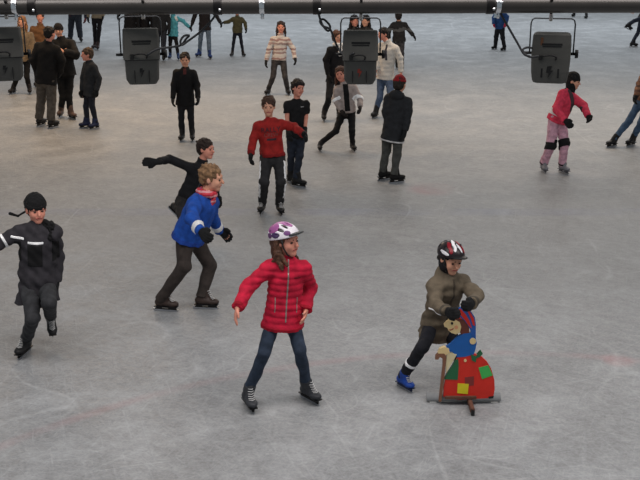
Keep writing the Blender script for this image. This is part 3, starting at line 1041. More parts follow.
# ---- boy at the left edge
R = person('boy in charcoal coat with reflective chest stripe and black beanie, at the left edge', 1.47,
    (25, 355, -12), (51, 325, 20, 0.32, 45), (38, 286), (37, 224), (36, 209), yaw=10, hyaw=30, pitch=-4,
    ea=(-6, 246, 0), wa=(-29, 262, -1), eb=(57, 254, 1), wb=(56, 281, -1), ka=(33, 318, -1), kb=(49, 303, -1),
    jacket=(50, 48, 53), pants=(50, 51, 54), skate=(28, 28, 30), jlen=0.14, th=0.03, wide=1.08, jflare=1.1, hair=(40, 30, 26), hairstyle='short', hat=(20, 20, 22), bag=1.08, wrinkle=0.008)
patch(R, 'reflective_strip', R.jack, torso_box(R, -0.005, 0.15, -0.135, 0.065, 0.15, 0.010), REFLECT, 0.006, 0.004, R.jacket)
patch(R, 'reflective_strip', R.jack, torso_box(R, -0.155, 0.10, -0.10, 0.055, 0.15, 0.010, -0.25), REFLECT, 0.006, 0.004, R.jacket)
band(R, 'reflective_strip', R.jack, R.sh['a'], R.elb['a'], 0.62, 0.011, REFLECT, 0.11, 0.005, R.jacket, 0.005)
patch(R, 'dark_panel', R.jack, torso_box(R, -0.01, 0.15, -0.25, 0.062, 0.15, 0.095), cloth((18, 18, 20)), 0.004, None, R.jacket)
for sx in (-1, 1):
    patch(R, 'dark_panel', R.jack, torso_box(R, sx * 0.155, 0.0, -0.22, 0.028, 0.2, 0.09), cloth((20, 20, 22)), 0.003, None, R.jacket)
ops = [('u', Cone(R.nk + R.lat * 0.055 + R.up * 0.0, R.nk + R.lat * 0.11 - R.up * 0.01 + R.fwd * 0.02, 0.045, 0.038), 0.02), ('u', Cone(R.nk + R.lat * 0.11 - R.up * 0.01 + R.fwd * 0.02, R.nk + R.lat * 0.115 - R.up * 0.10 + R.fwd * 0.06, 0.038, 0.028), 0.02), ('wave', Waves(0.006, 0.02, 0.05, 5))]
link('fur_hood', sdf_mesh('fur_hood', ops, R.h), cloth((22, 22, 24), bump=0.9, bscale=150), R.o)
ops = [('u', Cone(R.hp(0.08, -0.03, -0.02), R.hp(0.135, -0.06, -0.06), 0.010, 0.008), 0.01), ('u', Cone(R.hp(0.135, -0.06, -0.06), R.hp(0.195, -0.06, -0.03), 0.009, 0.014), 0.01)]
link('hat_cord', sdf_mesh('hat_cord', ops, 0.005), cloth((20, 20, 22)), R.hat)

# ---- skater in blue leaning forward
R = person('skater in bright blue jacket with red scarf gliding bent forward to the right', 1.52,
    (165, 311, 78), (205, 309, 84), (189, 237), (206, 195), (212, 178), yaw=66, hyaw=78, pitch=-8,
    ea=(192, 219, -1), wa=(201, 231, -1), eb=(212, 217, 1), wb=(219, 230, 1), ka=(184, 266, 0), kb=(210, 266, 1), bfar=True,
    jacket=(26, 72, 156), pants=(58, 51, 48), skate=(58, 46, 42), jlen=0.03, th=0.034, wide=1.28, hscale=1.05, hair=(128, 98, 70), hairstyle='short', bag=1.18, neckdy=0.0, hdb=(0.8, 0, -0.6))
scarf(R, stripes_mat('red_scarf_knit', [(178, 40, 56), (200, 60, 76), (214, 150, 156)], 0.05), 0.036, 0.22)
band(R, 'cuff', R.jack, R.elb['a'], R.wri['a'], 0.72, 0.03, WHITE, 0.1, 0.004, R.jacket)
band(R, 'cuff', R.jack, R.elb['b'], R.wri['b'], 0.72, 0.03, WHITE, 0.1, 0.004, R.jacket)
hem_band(R, 0.03, 0.02, cloth((24, 60, 140)))

# ---- skater in black stretching an arm out
R = person('crouching skater in black jacket with one arm stretched out, behind the blue jacket', 1.52,
    (174, 214, 60, 0.25, 35), (197, 237, 60), (187, 200, 0.05), (202, 163), (206, 149), yaw=45, hyaw=62, pitch=0, roll=8,
    ea=(169, 159, 0), wa=(157, 162, -1), eb=(212, 180, 1), wb=(217, 196, -1), ka=(183, 219, -1), kb=(203, 216, -1),
    jacket=(24, 24, 28), pants=(38, 36, 38), skate=(30, 28, 30), jlen=0.05, th=0.018, hair=(44, 32, 28), hairstyle='short', hda=(-1, -0.1, 0.05), curl=0.2)
zipper(R, 0.0, 0.0, -0.3, cloth((60, 60, 66)), 0.008)

# ---- boy in the red sweater
R = person('boy in red sweater with dark lettering and reflective trouser stripes facing the camera', 1.54,
    (262, 213, -8), (280, 214, 14), (272.5, 157), (269, 119), (268.5, 106.5), yaw=3, hyaw=2, pitch=-3,
    ea=(253, 139, 0), wa=(251, 154, -1), eb=(294, 127, 0), wb=(303, 134, -1), ka=(264, 182, -1), kb=(281, 182, -1),
    jacket=(150, 34, 32), pants=(42, 42, 44), skate=(32, 32, 34), jlen=-0.02, th=0.022, wide=1.08, hair=(66, 44, 34), hairstyle='short', bag=1.16, wrinkle=0.007, collar=False)
INK = mat('sweater_print', (58, 44, 52), var=0.2, bump=0)
project_text(R, 'RALLY', 0.088, 0.01, -0.125, INK, R.jacket)
project_text(R, 'CREW', 0.066, 0.01, -0.19, mat('sweater_print_pale', (128, 74, 72), var=0.2, bump=0), R.jacket)
patch(R, 'print_block', R.jack, torso_box(R, 0.01, 0.15, -0.245, 0.06, 0.15, 0.014), INK, 0.003, 0.005, R.jacket)
hem_band(R, -0.02, 0.022, cloth((128, 26, 28)))
for k in 'ab':
    band(R, 'cuff', R.jack, R.elb[k], R.wri[k], 0.93, 0.02, cloth((128, 26, 28)), 0.1, 0.003, R.jacket)
    sgn = -1 if k == 'a' else 1
    for a, b_, t0, t1 in ((R.hip[k], R.kne[k], 0.25, 0.95), (R.kne[k], R.ank[k], 0.0, 0.62)):
        ax = nrm(b_ - a); xd = R.lat * sgn + R.fwd * 0.75; x = nrm(xd - ax * np.dot(xd, ax)); y = np.cross(ax, x)
        tm = (t0 + t1) / 2
        c = a + (b_ - a) * tm + x * 0.10
        patch(R, 'reflective_strip', R.pan, Box(c, (0.075, 0.020, np.linalg.norm(b_ - a) * (t1 - t0) / 2), np.stack([x, y, ax], 1)), REFLECT, 0.006, 0.006, R.pants)

# ---- boy in black t-shirt
R = person('dark-haired boy in black t-shirt and blue jeans behind the red sweater', 1.54,
    (292, 183, 45), (298, 187, 62), (296, 135), (297, 99), (298, 88), yaw=25, hyaw=30, roll=10,
    ea=(287, 116, 0), wa=(288, 131, -1), eb=(306, 117, 0), wb=(305, 131, -1),
    jacket=(22, 22, 25), pants=(38, 44, 56), skate=(26, 26, 28), jlen=0.03, th=0.012, hair=(28, 22, 22), hairstyle='bob', gloves=True, sleeve=0.5, collar=False)
patch(R, 'shirt_badge', R.jack, torso_box(R, 0.05, 0.15, -0.10, 0.028, 0.15, 0.009), cloth((150, 150, 152)), 0.003, 0.005, R.jacket)

# ---- person with red beanie seen from behind
R = person('person in dark hooded coat and red beanie standing with back turned', 1.58,
    (384, 180, 125), (396, 183, 112), (393, 134), (399, 95), (400, 84), yaw=150, hyaw=150, pitch=0,
    ea=(386, 112, 0), wa=(390, 128, 1), eb=(408, 113, 0), wb=(405, 130, 1),
    jacket=(38, 40, 44), pants=(70, 72, 70), skate=(22, 22, 24), jlen=0.10, th=0.032, wide=1.1, hair=(40, 34, 30), hat=(142, 26, 34), hoodie=True, bag=1.12)
hem_band(R, 0.10, 0.012, cloth((190, 190, 192)))

# ---- girl in light jacket with armbands
R = person('long-haired girl in pale jacket with reflective armbands, legs wide apart', 1.42,
    (320, 151, 0), (353, 151, 15), (347, 112), (345, 84), (340.5, 74), yaw=8, hyaw=-12, roll=-6,
    ea=(335, 99, 0), wa=(341, 110, -1), eb=(360, 98, 0), wb=(360, 107, -1), ka=(336, 131, -1), kb=(352, 131, -1),
    jacket=(166, 154, 150), pants=(20, 20, 22), skate=(30, 28, 30), jlen=0.0, th=0.024, wide=1.05, hair=(72, 46, 36), hairstyle='long', glove=cloth((40, 36, 36)))
patch(R, 'dark_top', R.jack, torso_box(R, -0.005, 0.15, -0.21, 0.045, 0.15, 0.22), cloth((16, 16, 18)), 0.004, None, R.jacket)
for k in 'ab':
    band(R, 'armband', R.jack, R.elb[k], R.wri[k], 0.12, 0.026, REFLECT, 0.1, 0.007, R.jacket)

# ---- woman in black coat
R = person('woman in long black coat with white scarf, left of the middle spotlight', 1.72,
    (324, 121, 0), (340, 119, 20), (335, 77), (338, 46), (337, 37), yaw=25, hyaw=30,
    ea=(326, 60, 0), wa=(328, 74, -1), eb=(345, 60, 0), wb=(345, 74, -1), ka=(329, 98, -1), kb=(338, 98, -1),
    jacket=(20, 20, 24), pants=(22, 23, 27), skate=(34, 30, 30), jlen=0.10, th=0.022, hair=(86, 56, 44), hairstyle='bob')
scarf(R, WHITE, 0.03, 0.16)

# ---- man in white jacket
R = person('man in white jacket and blue jeans, right of the middle spotlight', 1.72,
    (375, 118, -25), (392, 115, 0), (385, 78), (389, 43), (383, 34), yaw=-35, hyaw=-55, pitch=-6,
    ea=(379, 58, 0), wa=(376, 70, -1), eb=(400, 58, 0), wb=(401, 72, 0), ka=(380, 98, -1), kb=(391, 98, -1),
    jmat=mat('white_parka', (200, 198, 194), var=0.06), pants=(72, 90, 118), skate=(30, 30, 34), jlen=0.02, th=0.026, wide=1.08, hair=(28, 24, 24), gloves=False)
patch(R, 'dark_strap', R.jack, torso_box(R, 0.03, 0.15, -0.17, 0.02, 0.15, 0.15, 0.15), cloth((54, 54, 66)), 0.006, None, R.jacket)

# ---- man in striped pullover seen from behind
R = person('person in black and grey striped pullover skating away at the far side', 1.48,
    (397, 69, 175), (402, 71, 185), (399, 42), (399, 22), (398.5, 16.5), yaw=180,
    ea=(389, 30, 0), wa=(389, 38, 1), eb=(408, 29, 0), wb=(413, 35, 0),
    pants=(60, 60, 64), skate=(24, 24, 26), jmat=stripes_mat('striped_pullover', [(30, 30, 33), (84, 86, 88), (30, 30, 33), (26, 26, 28)], 0.34, 0.1), jlen=0.0, th=0.03, wide=1.15, hair=(26, 22, 22))

# ---- girl in striped knit
R = person('girl with long dark hair in white patterned knit sweater and grey trousers', 1.63,
    (268, 95, -20), (288, 95, 15), (279, 59), (280.5, 36), (281, 27), yaw=5, hyaw=0,
    ea=(269, 49, 0), wa=(266.5, 60, -1), eb=(293, 48, 0), wb=(295, 58, -1), ka=(273, 77, -1), kb=(285, 77, -1),
    pants=(60, 58, 60), skate=(30, 28, 30), jmat=stripes_mat('patterned_knit', [(196, 188, 184), (150, 122, 120), (200, 192, 188), (206, 200, 196), (160, 138, 136)], 0.20), jlen=0.02, th=0.024, hair=(46, 32, 30), hairstyle='long')

# ---- boy in black jacket standing straight
R = person('dark-haired boy in black jacket and jeans standing straight with arms down', 1.5,
    (182, 141, -8), (192.5, 141, 8), (185.5, 102), (185, 69), (185, 60), yaw=4, hyaw=4,
    ea=(174, 85, 0), wa=(173, 98, -1), eb=(197, 85, 0), wb=(198, 97, -1),
    jacket=(18, 18, 20), pants=(26, 27, 31), skate=(26, 24, 24), jlen=0.05, th=0.024, wide=1.08, hair=(34, 24, 22), hairstyle='short')
patch(R, 'shirt_collar', R.jack, torso_box(R, 0.0, 0.15, -0.03, 0.026, 0.15, 0.05), cloth((84, 40, 40)), 0.004, None, R.jacket)

# ---- far row holding hands
R = person('child in olive jacket and dark jeans, last of the three holding hands', 1.26,
    (232, 56.5, -20), (243.5, 56.5, 30), (237.5, 32), (237.5, 17), (237, 11), yaw=0,
    ea=(229, 21.5, 0), wa=(224, 22.5, 0), eb=(245, 23, 0), wb=(246, 29, -1),
    jacket=(84, 80, 58), pants=(26, 30, 42), skate=(40, 34, 32), jlen=0.02, th=0.03, wide=1.1, hair=(20, 18, 18))
R = person('person in dark coat, pale jeans and blue skates, middle of the hand-holding row', 1.7,
    (199, 57, -30), (210, 59, 20), (205, 27), (204, 4), (204, -7), yaw=0,
    ea=(195, 15, 0), wa=(192, 24, -1), eb=(216, 15, 0), wb=(220, 22, -1),
    jacket=(38, 34, 36), pants=(100, 116, 132), skate=(36, 62, 120), jlen=0.08, th=0.026, hair=(40, 32, 30))
R = person('child in turquoise and white jacket and black trousers holding hands with a grown-up', 1.32,
    (170, 59, -10), (178.5, 60, 10), (173, 36), (173, 16), (173, 8), yaw=0,
    ea=(165, 17, 0), wa=(160, 19, 0), eb=(183, 21, 0), wb=(189, 27, 0),
    jacket=(84, 168, 184), pants=(20, 20, 24), skate=(44, 70, 116), jlen=0.0, th=0.03, wide=1.08, hair=(60, 44, 36))
for sx in (-1, 1):
    patch(R, 'white_panel', R.jack, torso_box(R, sx * 0.10, 0.1, -0.06, 0.03, 0.2, 0.07, sx * 0.5), WHITE, 0.006, None, R.jacket)
R = person('person in dark jeans standing behind the right side of the second spotlight', 1.72,
    (158, 60, -5), (164, 61, 5), (161, 28), (161, 5), (161, -6), yaw=0, jacket=(34, 36, 40), pants=(40, 44, 54), skate=(30, 28, 28), hair=(40, 32, 30))
R = person('person in black seen above the left half of the second spotlight', 1.74,
    (126, 59, -10), (134, 60, 8), (130, 26), (130, 3), (130, -8), yaw=0,
    ea=(121, 8, 0), wa=(118.5, 15, -1), jacket=(20, 20, 23), pants=(24, 25, 29), skate=(26, 24, 24), hair=(30, 26, 24))
R = person('person in black coat seen above the right half of the second spotlight', 1.68,
    (140, 58, -8), (147, 59, 8), (144, 26), (144, 4), (144, -7), yaw=0, jacket=(24, 22, 26), pants=(22, 22, 28), skate=(26, 24, 24), jlen=0.12, hair=(30, 26, 24))

# ---- two behind the middle spotlight
R = person('dark-haired child above the left half of the middle spotlight', 1.45,
    (351, 67, -8), (357, 68, 8), (354, 42), (354.5, 27), (354.5, 21), yaw=15, hyaw=20, jacket=(26, 24, 26), pants=(26, 26, 30), skate=(24, 24, 24), hair=(22, 18, 18), hairstyle='long', hscale=1.25)
R = person('dark-haired child in pale collar above the right half of the middle spotlight', 1.47,
    (362, 68, -8), (369, 69, 8), (366, 43), (365.5, 27), (365.5, 21), yaw=-15, hyaw=-20, jacket=(30, 28, 30), pants=(26, 26, 30), skate=(24, 24, 24), hair=(22, 18, 18), hairstyle='long', hscale=1.25)

# ---- group at the upper left
R = person('person in black jacket and wide grey trousers with back turned, in the left group', 1.74,
    (41, 126, 160), (53, 128, 150), (46, 80), (48, 43), (50, 33.5), yaw=165, hyaw=150,
    ea=(33, 60, 0), wa=(37, 72, 1), eb=(62, 60, 0), wb=(60, 72, 1),
    jacket=(20, 19, 20), pants=(84, 78, 72), skate=(34, 30, 28), jlen=0.06, th=0.036, wide=1.18, hair=(26, 22, 20), bag=1.32, flare=1.1)
R = person('man in black jacket and black cap facing the camera, in the left group', 1.8,
    (61, 117, 0), (72, 119, 40), (65, 72), (62, 39), (58.5, 30.5), yaw=10, hyaw=10,
    ea=(76, 56, 0), wa=(68, 53, -1), eb=(76, 54, -1), wb=(64, 52, -1), ka=(63, 98, -1), kb=(69, 98, -1),
    jacket=(18, 18, 20), pants=(20, 20, 22), skate=(92, 72, 64), jlen=0.06, th=0.032, wide=1.12, hair=(24, 20, 20), hat=(20, 18, 20), gloves=False)
R = person('child in dark grey jacket and blue skates standing beside the left group', 1.44,
    (86, 128, -60), (95, 129, -40), (90, 92), (90, 62), (87, 54.5), yaw=-50, hyaw=-65,
    ea=(83, 78, 0), wa=(82, 90, -1), eb=(99, 78, 0), wb=(97, 90, 0),
    jacket=(40, 42, 46), pants=(34, 36, 46), skate=(30, 38, 70), jlen=0.06, th=0.026, wide=1.05, hair=(72, 56, 44))
R = person('person in beige jacket and black trousers behind the leftmost spotlight', 1.66,
    (13, 94, -15), (30, 94, 15), (23, 58), (23, 31), (22, 22), yaw=10, hyaw=0,
    ea=(13, 44, 0), wa=(15, 55, -1), eb=(33, 44, 0), wb=(31, 55, -1), ka=(17, 77, -1), kb=(27, 77, -1),
    jacket=(120, 104, 84), pants=(22, 21, 22), skate=(30, 26, 26), jlen=0.06, th=0.03, wide=1.05, hair=(140, 100, 66), hairstyle='long')
R = person('person in long brown coat partly hidden by the left group', 1.68,
    (37, 87, 0), (44, 88, 8), (40, 54), (40, 26), (40, 17), yaw=8, jacket=(108, 76, 50), pants=(30, 26, 24), skate=(28, 24, 24), jlen=0.2, th=0.03, hair=(60, 42, 32))
R = person('person in wide blue-grey trousers behind the man with black cap', 1.7,
    (70, 41, -30), (81, 42, 25), (75, 14), (75, -8), (75, -19), yaw=0, jacket=(44, 40, 52), pants=(38, 44, 54), skate=(30, 28, 30), bag=1.5, jlen=0.05, hair=(30, 26, 24),
    eb=(86, 8, 0), wb=(85.5, 18, -1), glove=cloth((92, 40, 42)))
R = person('person in beige jacket and tight black trousers far behind the left group', 1.7,
    (95, 49, -20), (98, 50, 10), (97, 18), (97, -5), (97, -16), yaw=20, jacket=(132, 122, 104), pants=(20, 20, 24), skate=(46, 30, 30), jlen=0.0, hair=(40, 30, 26),
    ea=(89, 6, 0), wa=(88, 17, -1), eb=(104, 6, 0), wb=(103, 16, -1))

# ---- right half
R = person('girl in pink jacket, pale pink trousers and black knee pads leaning to one side', 1.5,
    (543.5, 172, 5), (563, 173, 25), (557, 119), (570, 91), (573.5, 81), yaw=42, hyaw=62, pitch=-10, roll=4,
    ea=(557, 110, -1), wa=(565, 120, -1), eb=(584, 106, -1), wb=(588, 116, -1), ka=(551, 146, -1), kb=(564.5, 143, -1),
    jacket=(214, 62, 88), pants=(204, 158, 176), skate=(126, 126, 132), sole=(90, 90, 96), jlen=0.045, th=0.034, wide=1.12, hair=(26, 22, 22), hat=(20, 20, 22), bag=1.26, hairstyle='short', flare=1.05)
for k in 'ab':
    band(R, 'knee_pad', R.pan, R.hip[k], R.kne[k], 1.0, 0.055, cloth((20, 20, 22), rough=0.6), 0.13, 0.012, R.pants)
    band(R, 'trouser_hem', R.pan, R.kne[k], R.ank[k], 0.94, 0.016, cloth((40, 30, 34)), 0.13, 0.004, R.pants)
patch(R, 'bag_strap', R.jack, torso_box(R, -0.005, 0.1, -0.13, 0.032, 0.2, 0.16, 0.55), cloth((74, 62, 66)), 0.010, None, R.jacket)
patch(R, 'grey_panel', R.jack, torso_box(R, 0.135, 0.0, -0.20, 0.03, 0.2, 0.10), GREYP, 0.004, None, R.jacket)
patch(R, 'white_panel', R.jack, torso_box(R, -0.13, 0.0, -0.36, 0.045, 0.2, 0.045), WHITE, 0.005, None, R.jacket)
ops = [('u', Ell(R.hp(0, -0.01, -0.06), A3(0.082, 0.088, 0.07) * R.hk, R.HR), 0.02), ('u', Cone(R.hp(0, -0.01, -0.08), R.nk, 0.07, 0.075), 0.02), ('s', Ell(R.hp(0, 0.10, -0.02), A3(0.066, 0.085, 0.080) * R.hk, R.HR), 0.01)]
link('neck_warmer', sdf_mesh('neck_warmer', ops, R.h), cloth((20, 20, 22)), R.o)

R = person('skater in brown checked jacket and blue jeans leaning, at the right edge', 1.6,
    (612, 147, -55), (631, 146, -50), (645, 101), (654, 70), (656, 58), yaw=-60, hyaw=-60,
    ea=(640, 84, -1), wa=(636, 96, -1), eb=(664, 84, 1), wb=(660, 98, 0), ka=(629, 121, -1), kb=(641, 123, 0), bfar=False,
    pants=(62, 84, 110), skate=(24, 24, 26), jmat=stripes_mat('brown_check', [(122, 84, 62), (92, 62, 50), (136, 98, 74), (84, 58, 48)], 0.16), jlen=0.0, th=0.03, wide=1.05, hair=(50, 38, 30))
R = person('small child in blue jacket, red mitten and black trousers under the right pipe clamp', 1.3,
    (494.5, 49.5, -60), (503.5, 51, -60), (500, 28), (500, 11), (499.5, 4), yaw=-45,
    ea=(494, 18, 0), wa=(494, 24, -1), eb=(507, 17, 0), wb=(506, 23, -1),
    jacket=(34, 68, 120), pants=(18, 20, 26), skate=(20, 20, 22), jlen=0.02, th=0.04, hair=(60, 44, 36), glove=cloth((176, 50, 74)), bag=1.4)
patch(R, 'pale_panel', R.jack, torso_box(R, -0.09, 0.05, -0.10, 0.06, 0.2, 0.09), cloth((168, 184, 196)), 0.006, None, R.jacket)
R = person('far skater in dark clothes of whom mainly the skates show below the pipe', 1.7,
    (573.5, 17, -40), (586, 19, -35), (580, -6), (580, -26), (580, -35), yaw=-20, jacket=(30, 30, 34), pants=(24, 24, 28), skate=(20, 20, 22), hair=(40, 30, 26))
R = person('skater in dark blue trousers kicking one leg back, at the top right corner', 1.6,
    (627, 29, 80, 0.1, 25), (633, 47, 75), (642, 18), (650, -2), (654, -10), yaw=75, hyaw=75, ka=(634, 21, 0), kb=(638, 33, -1),
    ea=(643, 6, -1), wa=(635, 11, -1), jacket=(40, 36, 34), pants=(34, 40, 54), skate=(22, 22, 26), hair=(50, 38, 30), hda=(-1, 0, -0.3), gloves=False)

# ------------------------------------------------------------------ painted wooden skating aid
def poly_plate(name, pts, y0, y1, M, m, parent):
    """flat polygon (x, z) between depths y0 < y1 in the frame M(x, y, z)"""
    bm = bmesh.new()
    a = [bm.verts.new(M(x, y0, z)) for x, z in pts]
    b = [bm.verts.new(M(x, y1, z)) for x, z in pts]
    n = len(pts)
    bm.normal_update()
    f1 = bm.faces.new(a); f2 = bm.faces.new(b[::-1])
    for i in range(n):
        bm.faces.new((a[i], b[i], b[(i + 1) % n], a[(i + 1) % n]))
    bm.normal_update()
    bmesh.ops.triangulate(bm, faces=[f1, f2], ngon_method='EAR_CLIP')
    return link(name, bm_mesh(name, bm), m, parent)

def paint(name, rgb):
    return mat('paint_' + name, rgb, rough=0.45, var=0.07, scale=14, bump=0.05, bscale=40, spec=0.4)

g0 = ground(465, 404)
AID_Y = float(g0[1])
aid = bpy.data.objects.new('skating_aid', None)
COL.objects.link(aid)
aid.location = (float(g0[0]), AID_Y, 0)
tag(aid, 'painted wooden figure in patched red skirt on runners, pushed by the child in khaki', 'skating aid')
def cpt(cx, cy):
    p = on_plane(420 + cx / 4.0, 300 + cy / 4.0, AID_Y)
    return (float(p[0] - g0[0]), float(p[2]))
def cpts(*c):
    out = [cpt(*q) for q in c]
    a = sum(out[i][0] * out[(i + 1) % len(out)][1] - out[(i + 1) % len(out)][0] * out[i][1] for i in range(len(out)))
    return out if a > 0 else out[::-1]
def MA(x, y, z):
    return Vector((x, y, z))
skirt = cpts((150, 226), (178, 216), (212, 211), (245, 224), (268, 246), (285, 276), (296, 315), (298, 352), (292, 388), (250, 391), (205, 393), (160, 397), (120, 392), (93, 384), (94, 350), (100, 318), (112, 292), (128, 268), (142, 240))
body_ = cpts((104, 184), (122, 172), (148, 146), (172, 132), (205, 128), (220, 142), (226, 168), (220, 198), (214, 214), (180, 224), (148, 226), (128, 204), (110, 204))
head_ = cpts((95, 96), (104, 86), (118, 76), (140, 76), (158, 86), (164, 104), (158, 128), (142, 134), (124, 128), (112, 118), (108, 108), (97, 104))
hairp = cpts((118, 78), (126, 58), (150, 48), (176, 70), (196, 104), (196, 138), (178, 142), (160, 130), (164, 108), (158, 88), (140, 78))
cap_ = cpts((128, 62), (140, 42), (162, 28), (186, 32), (204, 46), (218, 66), (222, 92), (222, 120), (222, 148), (206, 140), (200, 118), (190, 96), (174, 76), (150, 58))
T0, T1 = -0.010, 0.010
plate = paint('plywood_edge', (110, 78, 52))
def part(nm, pts, m, lift=0.003):
    return poly_plate(nm, pts, T0 - lift, T1 + lift * 0.3, MA, m, aid)
sk = part('skirt', skirt, paint('red', (206, 42, 28)))
part('figure_jacket', body_, paint('blue', (22, 92, 168)), 0.005)
part('figure_hair', hairp, paint('brown', (104, 52, 40)), 0.004)
fc = part('figure_face', head_, paint('cream', (226, 200, 146)), 0.006)
cp = part('pointed_cap', cap_, paint('cap_blue', (34, 84, 160)), 0.007)
def sub(nm, pts, m, parent, lift):
    return poly_plate(nm, pts, T0 - lift, T0 - lift + 0.004, MA, m, parent)
RED = paint('red', (206, 42, 28))
sub('cap_stripe', cpts((146, 40), (160, 31), (180, 52), (196, 78), (206, 110), (194, 100), (180, 78), (164, 60)), RED, cp, 0.009)
sub('cap_stripe', cpts((184, 34), (198, 42), (214, 70), (219, 100), (210, 96), (200, 66)), RED, cp, 0.009)
sub('cap_stripe', cpts((130, 62), (140, 46), (152, 58), (168, 74), (158, 72), (146, 62)), RED, cp, 0.009)
part('pompom', cpts(*[(210 + 13 * math.cos(t * 0.628), 161 + 13 * math.sin(t * 0.628)) for t in range(10)]), paint('cream', (226, 200, 146)), 0.009)
sub('figure_eye', cpts(*[(127 + 5 * math.cos(t * 0.785), 90 + 6 * math.sin(t * 0.785)) for t in range(8)]), paint('black', (24, 22, 22)), fc, 0.008)
sub('figure_mouth', cpts((112, 116), (124, 114), (134, 108), (132, 114), (122, 119)), paint('mouth', (150, 50, 40)), fc, 0.008)
sub('figure_cheek', cpts(*[(144 + 8 * math.cos(t * 0.785), 106 + 8 * math.sin(t * 0.785)) for t in range(8)]), paint('cheek', (222, 156, 116)), fc, 0.0075)
part('apron', cpts((152, 230), (154, 262), (150, 316), (96, 314), (108, 292), (124, 268), (140, 240)), paint('dark_green', (36, 98, 62)), 0.006)
part('sleeve_frill', cpts((108, 206), (146, 214), (134, 236), (118, 262), (104, 290), (103, 250)), paint('pale_cloth', (214, 200, 160)), 0.008)
part('bow', cpts((202, 214), (222, 222), (242, 200), (250, 212), (238, 224), (224, 230), (222, 246), (206, 238)), paint('dark_green', (36, 98, 62)), 0.008)
sub('patch', cpts((150, 331), (194, 332), (190, 373), (148, 369)), paint('yellow', (216, 200, 36)), sk, 0.006)
sub('patch', cpts((178, 306), (215, 302), (214, 338), (180, 341)), paint('maroon', (128, 48, 44)), sk, 0.0055)
sub('patch', cpts((233, 268), (272, 258), (290, 298), (247, 313)), paint('light_green', (64, 176, 84)), sk, 0.006)
sub('button', cpts(*[(180 + 6 * math.cos(t * 0.785), 239 + 6 * math.sin(t * 0.785)) for t in range(8)]), paint('cream', (226, 200, 146)), sk, 0.006)
sub('shoe', cpts((272, 384), (294, 380), (292, 390), (274, 391)), paint('black', (24, 22, 22)), sk, 0.006)
part('figure_hand', cpts((70, 208), (78, 192), (96, 184), (114, 190), (118, 206), (104, 216), (84, 218)), paint('cream', (226, 200, 146)), 0.010)
part('cane', cpts((60, 234), (62, 220), (74, 210), (96, 210), (104, 222), (102, 250), (94, 330), (84, 402), (74, 402), (82, 330), (90, 256), (90, 230), (78, 224), (72, 234)), paint('cane_wood', (128, 88, 68)), 0.012)
# lower frame
BASEG = mat('grey_plastic_tube', (150, 152, 154), rough=0.4, var=0.08, bump=0.05)
WOODB = mat('runner_wood', (98, 68, 56), rough=0.7, var=0.2, bump=0.2)
xa, xb = cpt(28, 410)[0], cpt(324, 408)[0]
link('base_tube', tube_mesh('base_tube', [(xa, 0.045, 0.042), (xb, 0.045, 0.042)], 0.036, 16), BASEG, aid)
for xx in (xa + 0.05, xb - 0.05):
    link('glide_foot', box_mesh('glide_foot', (xx, 0.045, 0.006), (0.028, 0.03, 0.006), None, 0.002), mat('glide_white', (205, 205, 202), var=0.05), aid)
xr = cpt(195, 440)[0]
link('runner', box_mesh('runner', (xr, -0.02, 0.035), (0.016, 0.17, 0.020), None, 0.004), WOODB, aid)
link('runner_tip', box_mesh('runner_tip', (xr, -0.197, 0.024), (0.013, 0.012, 0.022), None, 0.003), BLACKP, aid)
link('runner_blade', box_mesh('runner_blade', (xr, -0.02, 0.008), (0.004, 0.15, 0.008)), STEEL, aid)
link('base_board', box_mesh('base_board', (cpt(160, 400)[0], -0.005, 0.068), (0.125, 0.03, 0.012), None, 0.004), WOODB, aid)
# hand grip under the child's hands
gb = KHAKI.wri['a'] + KHAKI.root - A3(g0[0], AID_Y, 0); ga = KHAKI.wri['b'] + KHAKI.root - A3(g0[0], AID_Y, 0)

# ------------------------------------------------------------------ pipe with spotlights
PY = 5.5
def pp(u, v, dy=0.0):
    return on_plane(u, v, PY + dy)
PIPE = mat('pipe_dark_steel', (58, 54, 51), rough=0.34, var=0.12, scale=8, bump=0.02, metal=0.2, spec=0.6)
pl, pr = pp(-60, 6.9), pp(700, 4.6)
pl, pr = pl - nrm(pr - pl) * 4.0, pr + nrm(pr - pl) * 4.0
pr_rad = (pp(320, -2.6)[2] - pp(320, 13.6)[2]) / 2
pipe = bpy.data.objects.new('lighting_pipe', None); COL.objects.link(pipe)
pipe.location = pp(320, 5.5)
tag(pipe, 'long dark steel pipe crossing the whole top edge and carrying the spotlights', 'pipe')
P0 = A3(*pipe.location)
def loc(p): return tuple(A3(*p) - P0)
pipe_t = nrm(pr - pl)
def on_pipe(u):
    a = pp(u, 5.5)
    t = (a[0] - pl[0]) / (pr[0] - pl[0])
    return pl + (pr - pl) * t
link('tube', tube_mesh('tube', [loc(pl), loc(pr)], pr_rad, 40), PIPE, pipe)
def ring(nm, u, w, r, m):
    c = on_pipe(u)
    return link(nm, tube_mesh(nm, [loc(c - pipe_t * w * 1.0), loc(c - pipe_t * w * 0.8), loc(c + pipe_t * w * 0.8), loc(c + pipe_t * w)], [r * 0.96, r, r, r * 0.96], 32), m, pipe)
for u in (15.5, 262, 498):
    rg = ring('clamp_band', u, 0.014, pr_rad * 1.07, CHROME)
    c = on_pipe(u)
    link('clamp_bolt', tube_mesh('clamp_bolt', [loc(c + A3(0.002, -0.012, -pr_rad * 0.9)), loc(c + A3(0.002, -0.012, -pr_rad - 0.026))], 0.009, 10), CHROME, rg)
    link('clamp_bolt', tube_mesh('clamp_bolt', [loc(c + A3(0.012, -pr_rad * 0.8, 0.02)), loc(c + A3(0.012, -pr_rad - 0.014, 0.02))], 0.006, 8), CHROME, rg)
COUP = mat('coupler_dark', (38, 36, 36), rough=0.35, var=0.1, bump=0, metal=0.5)
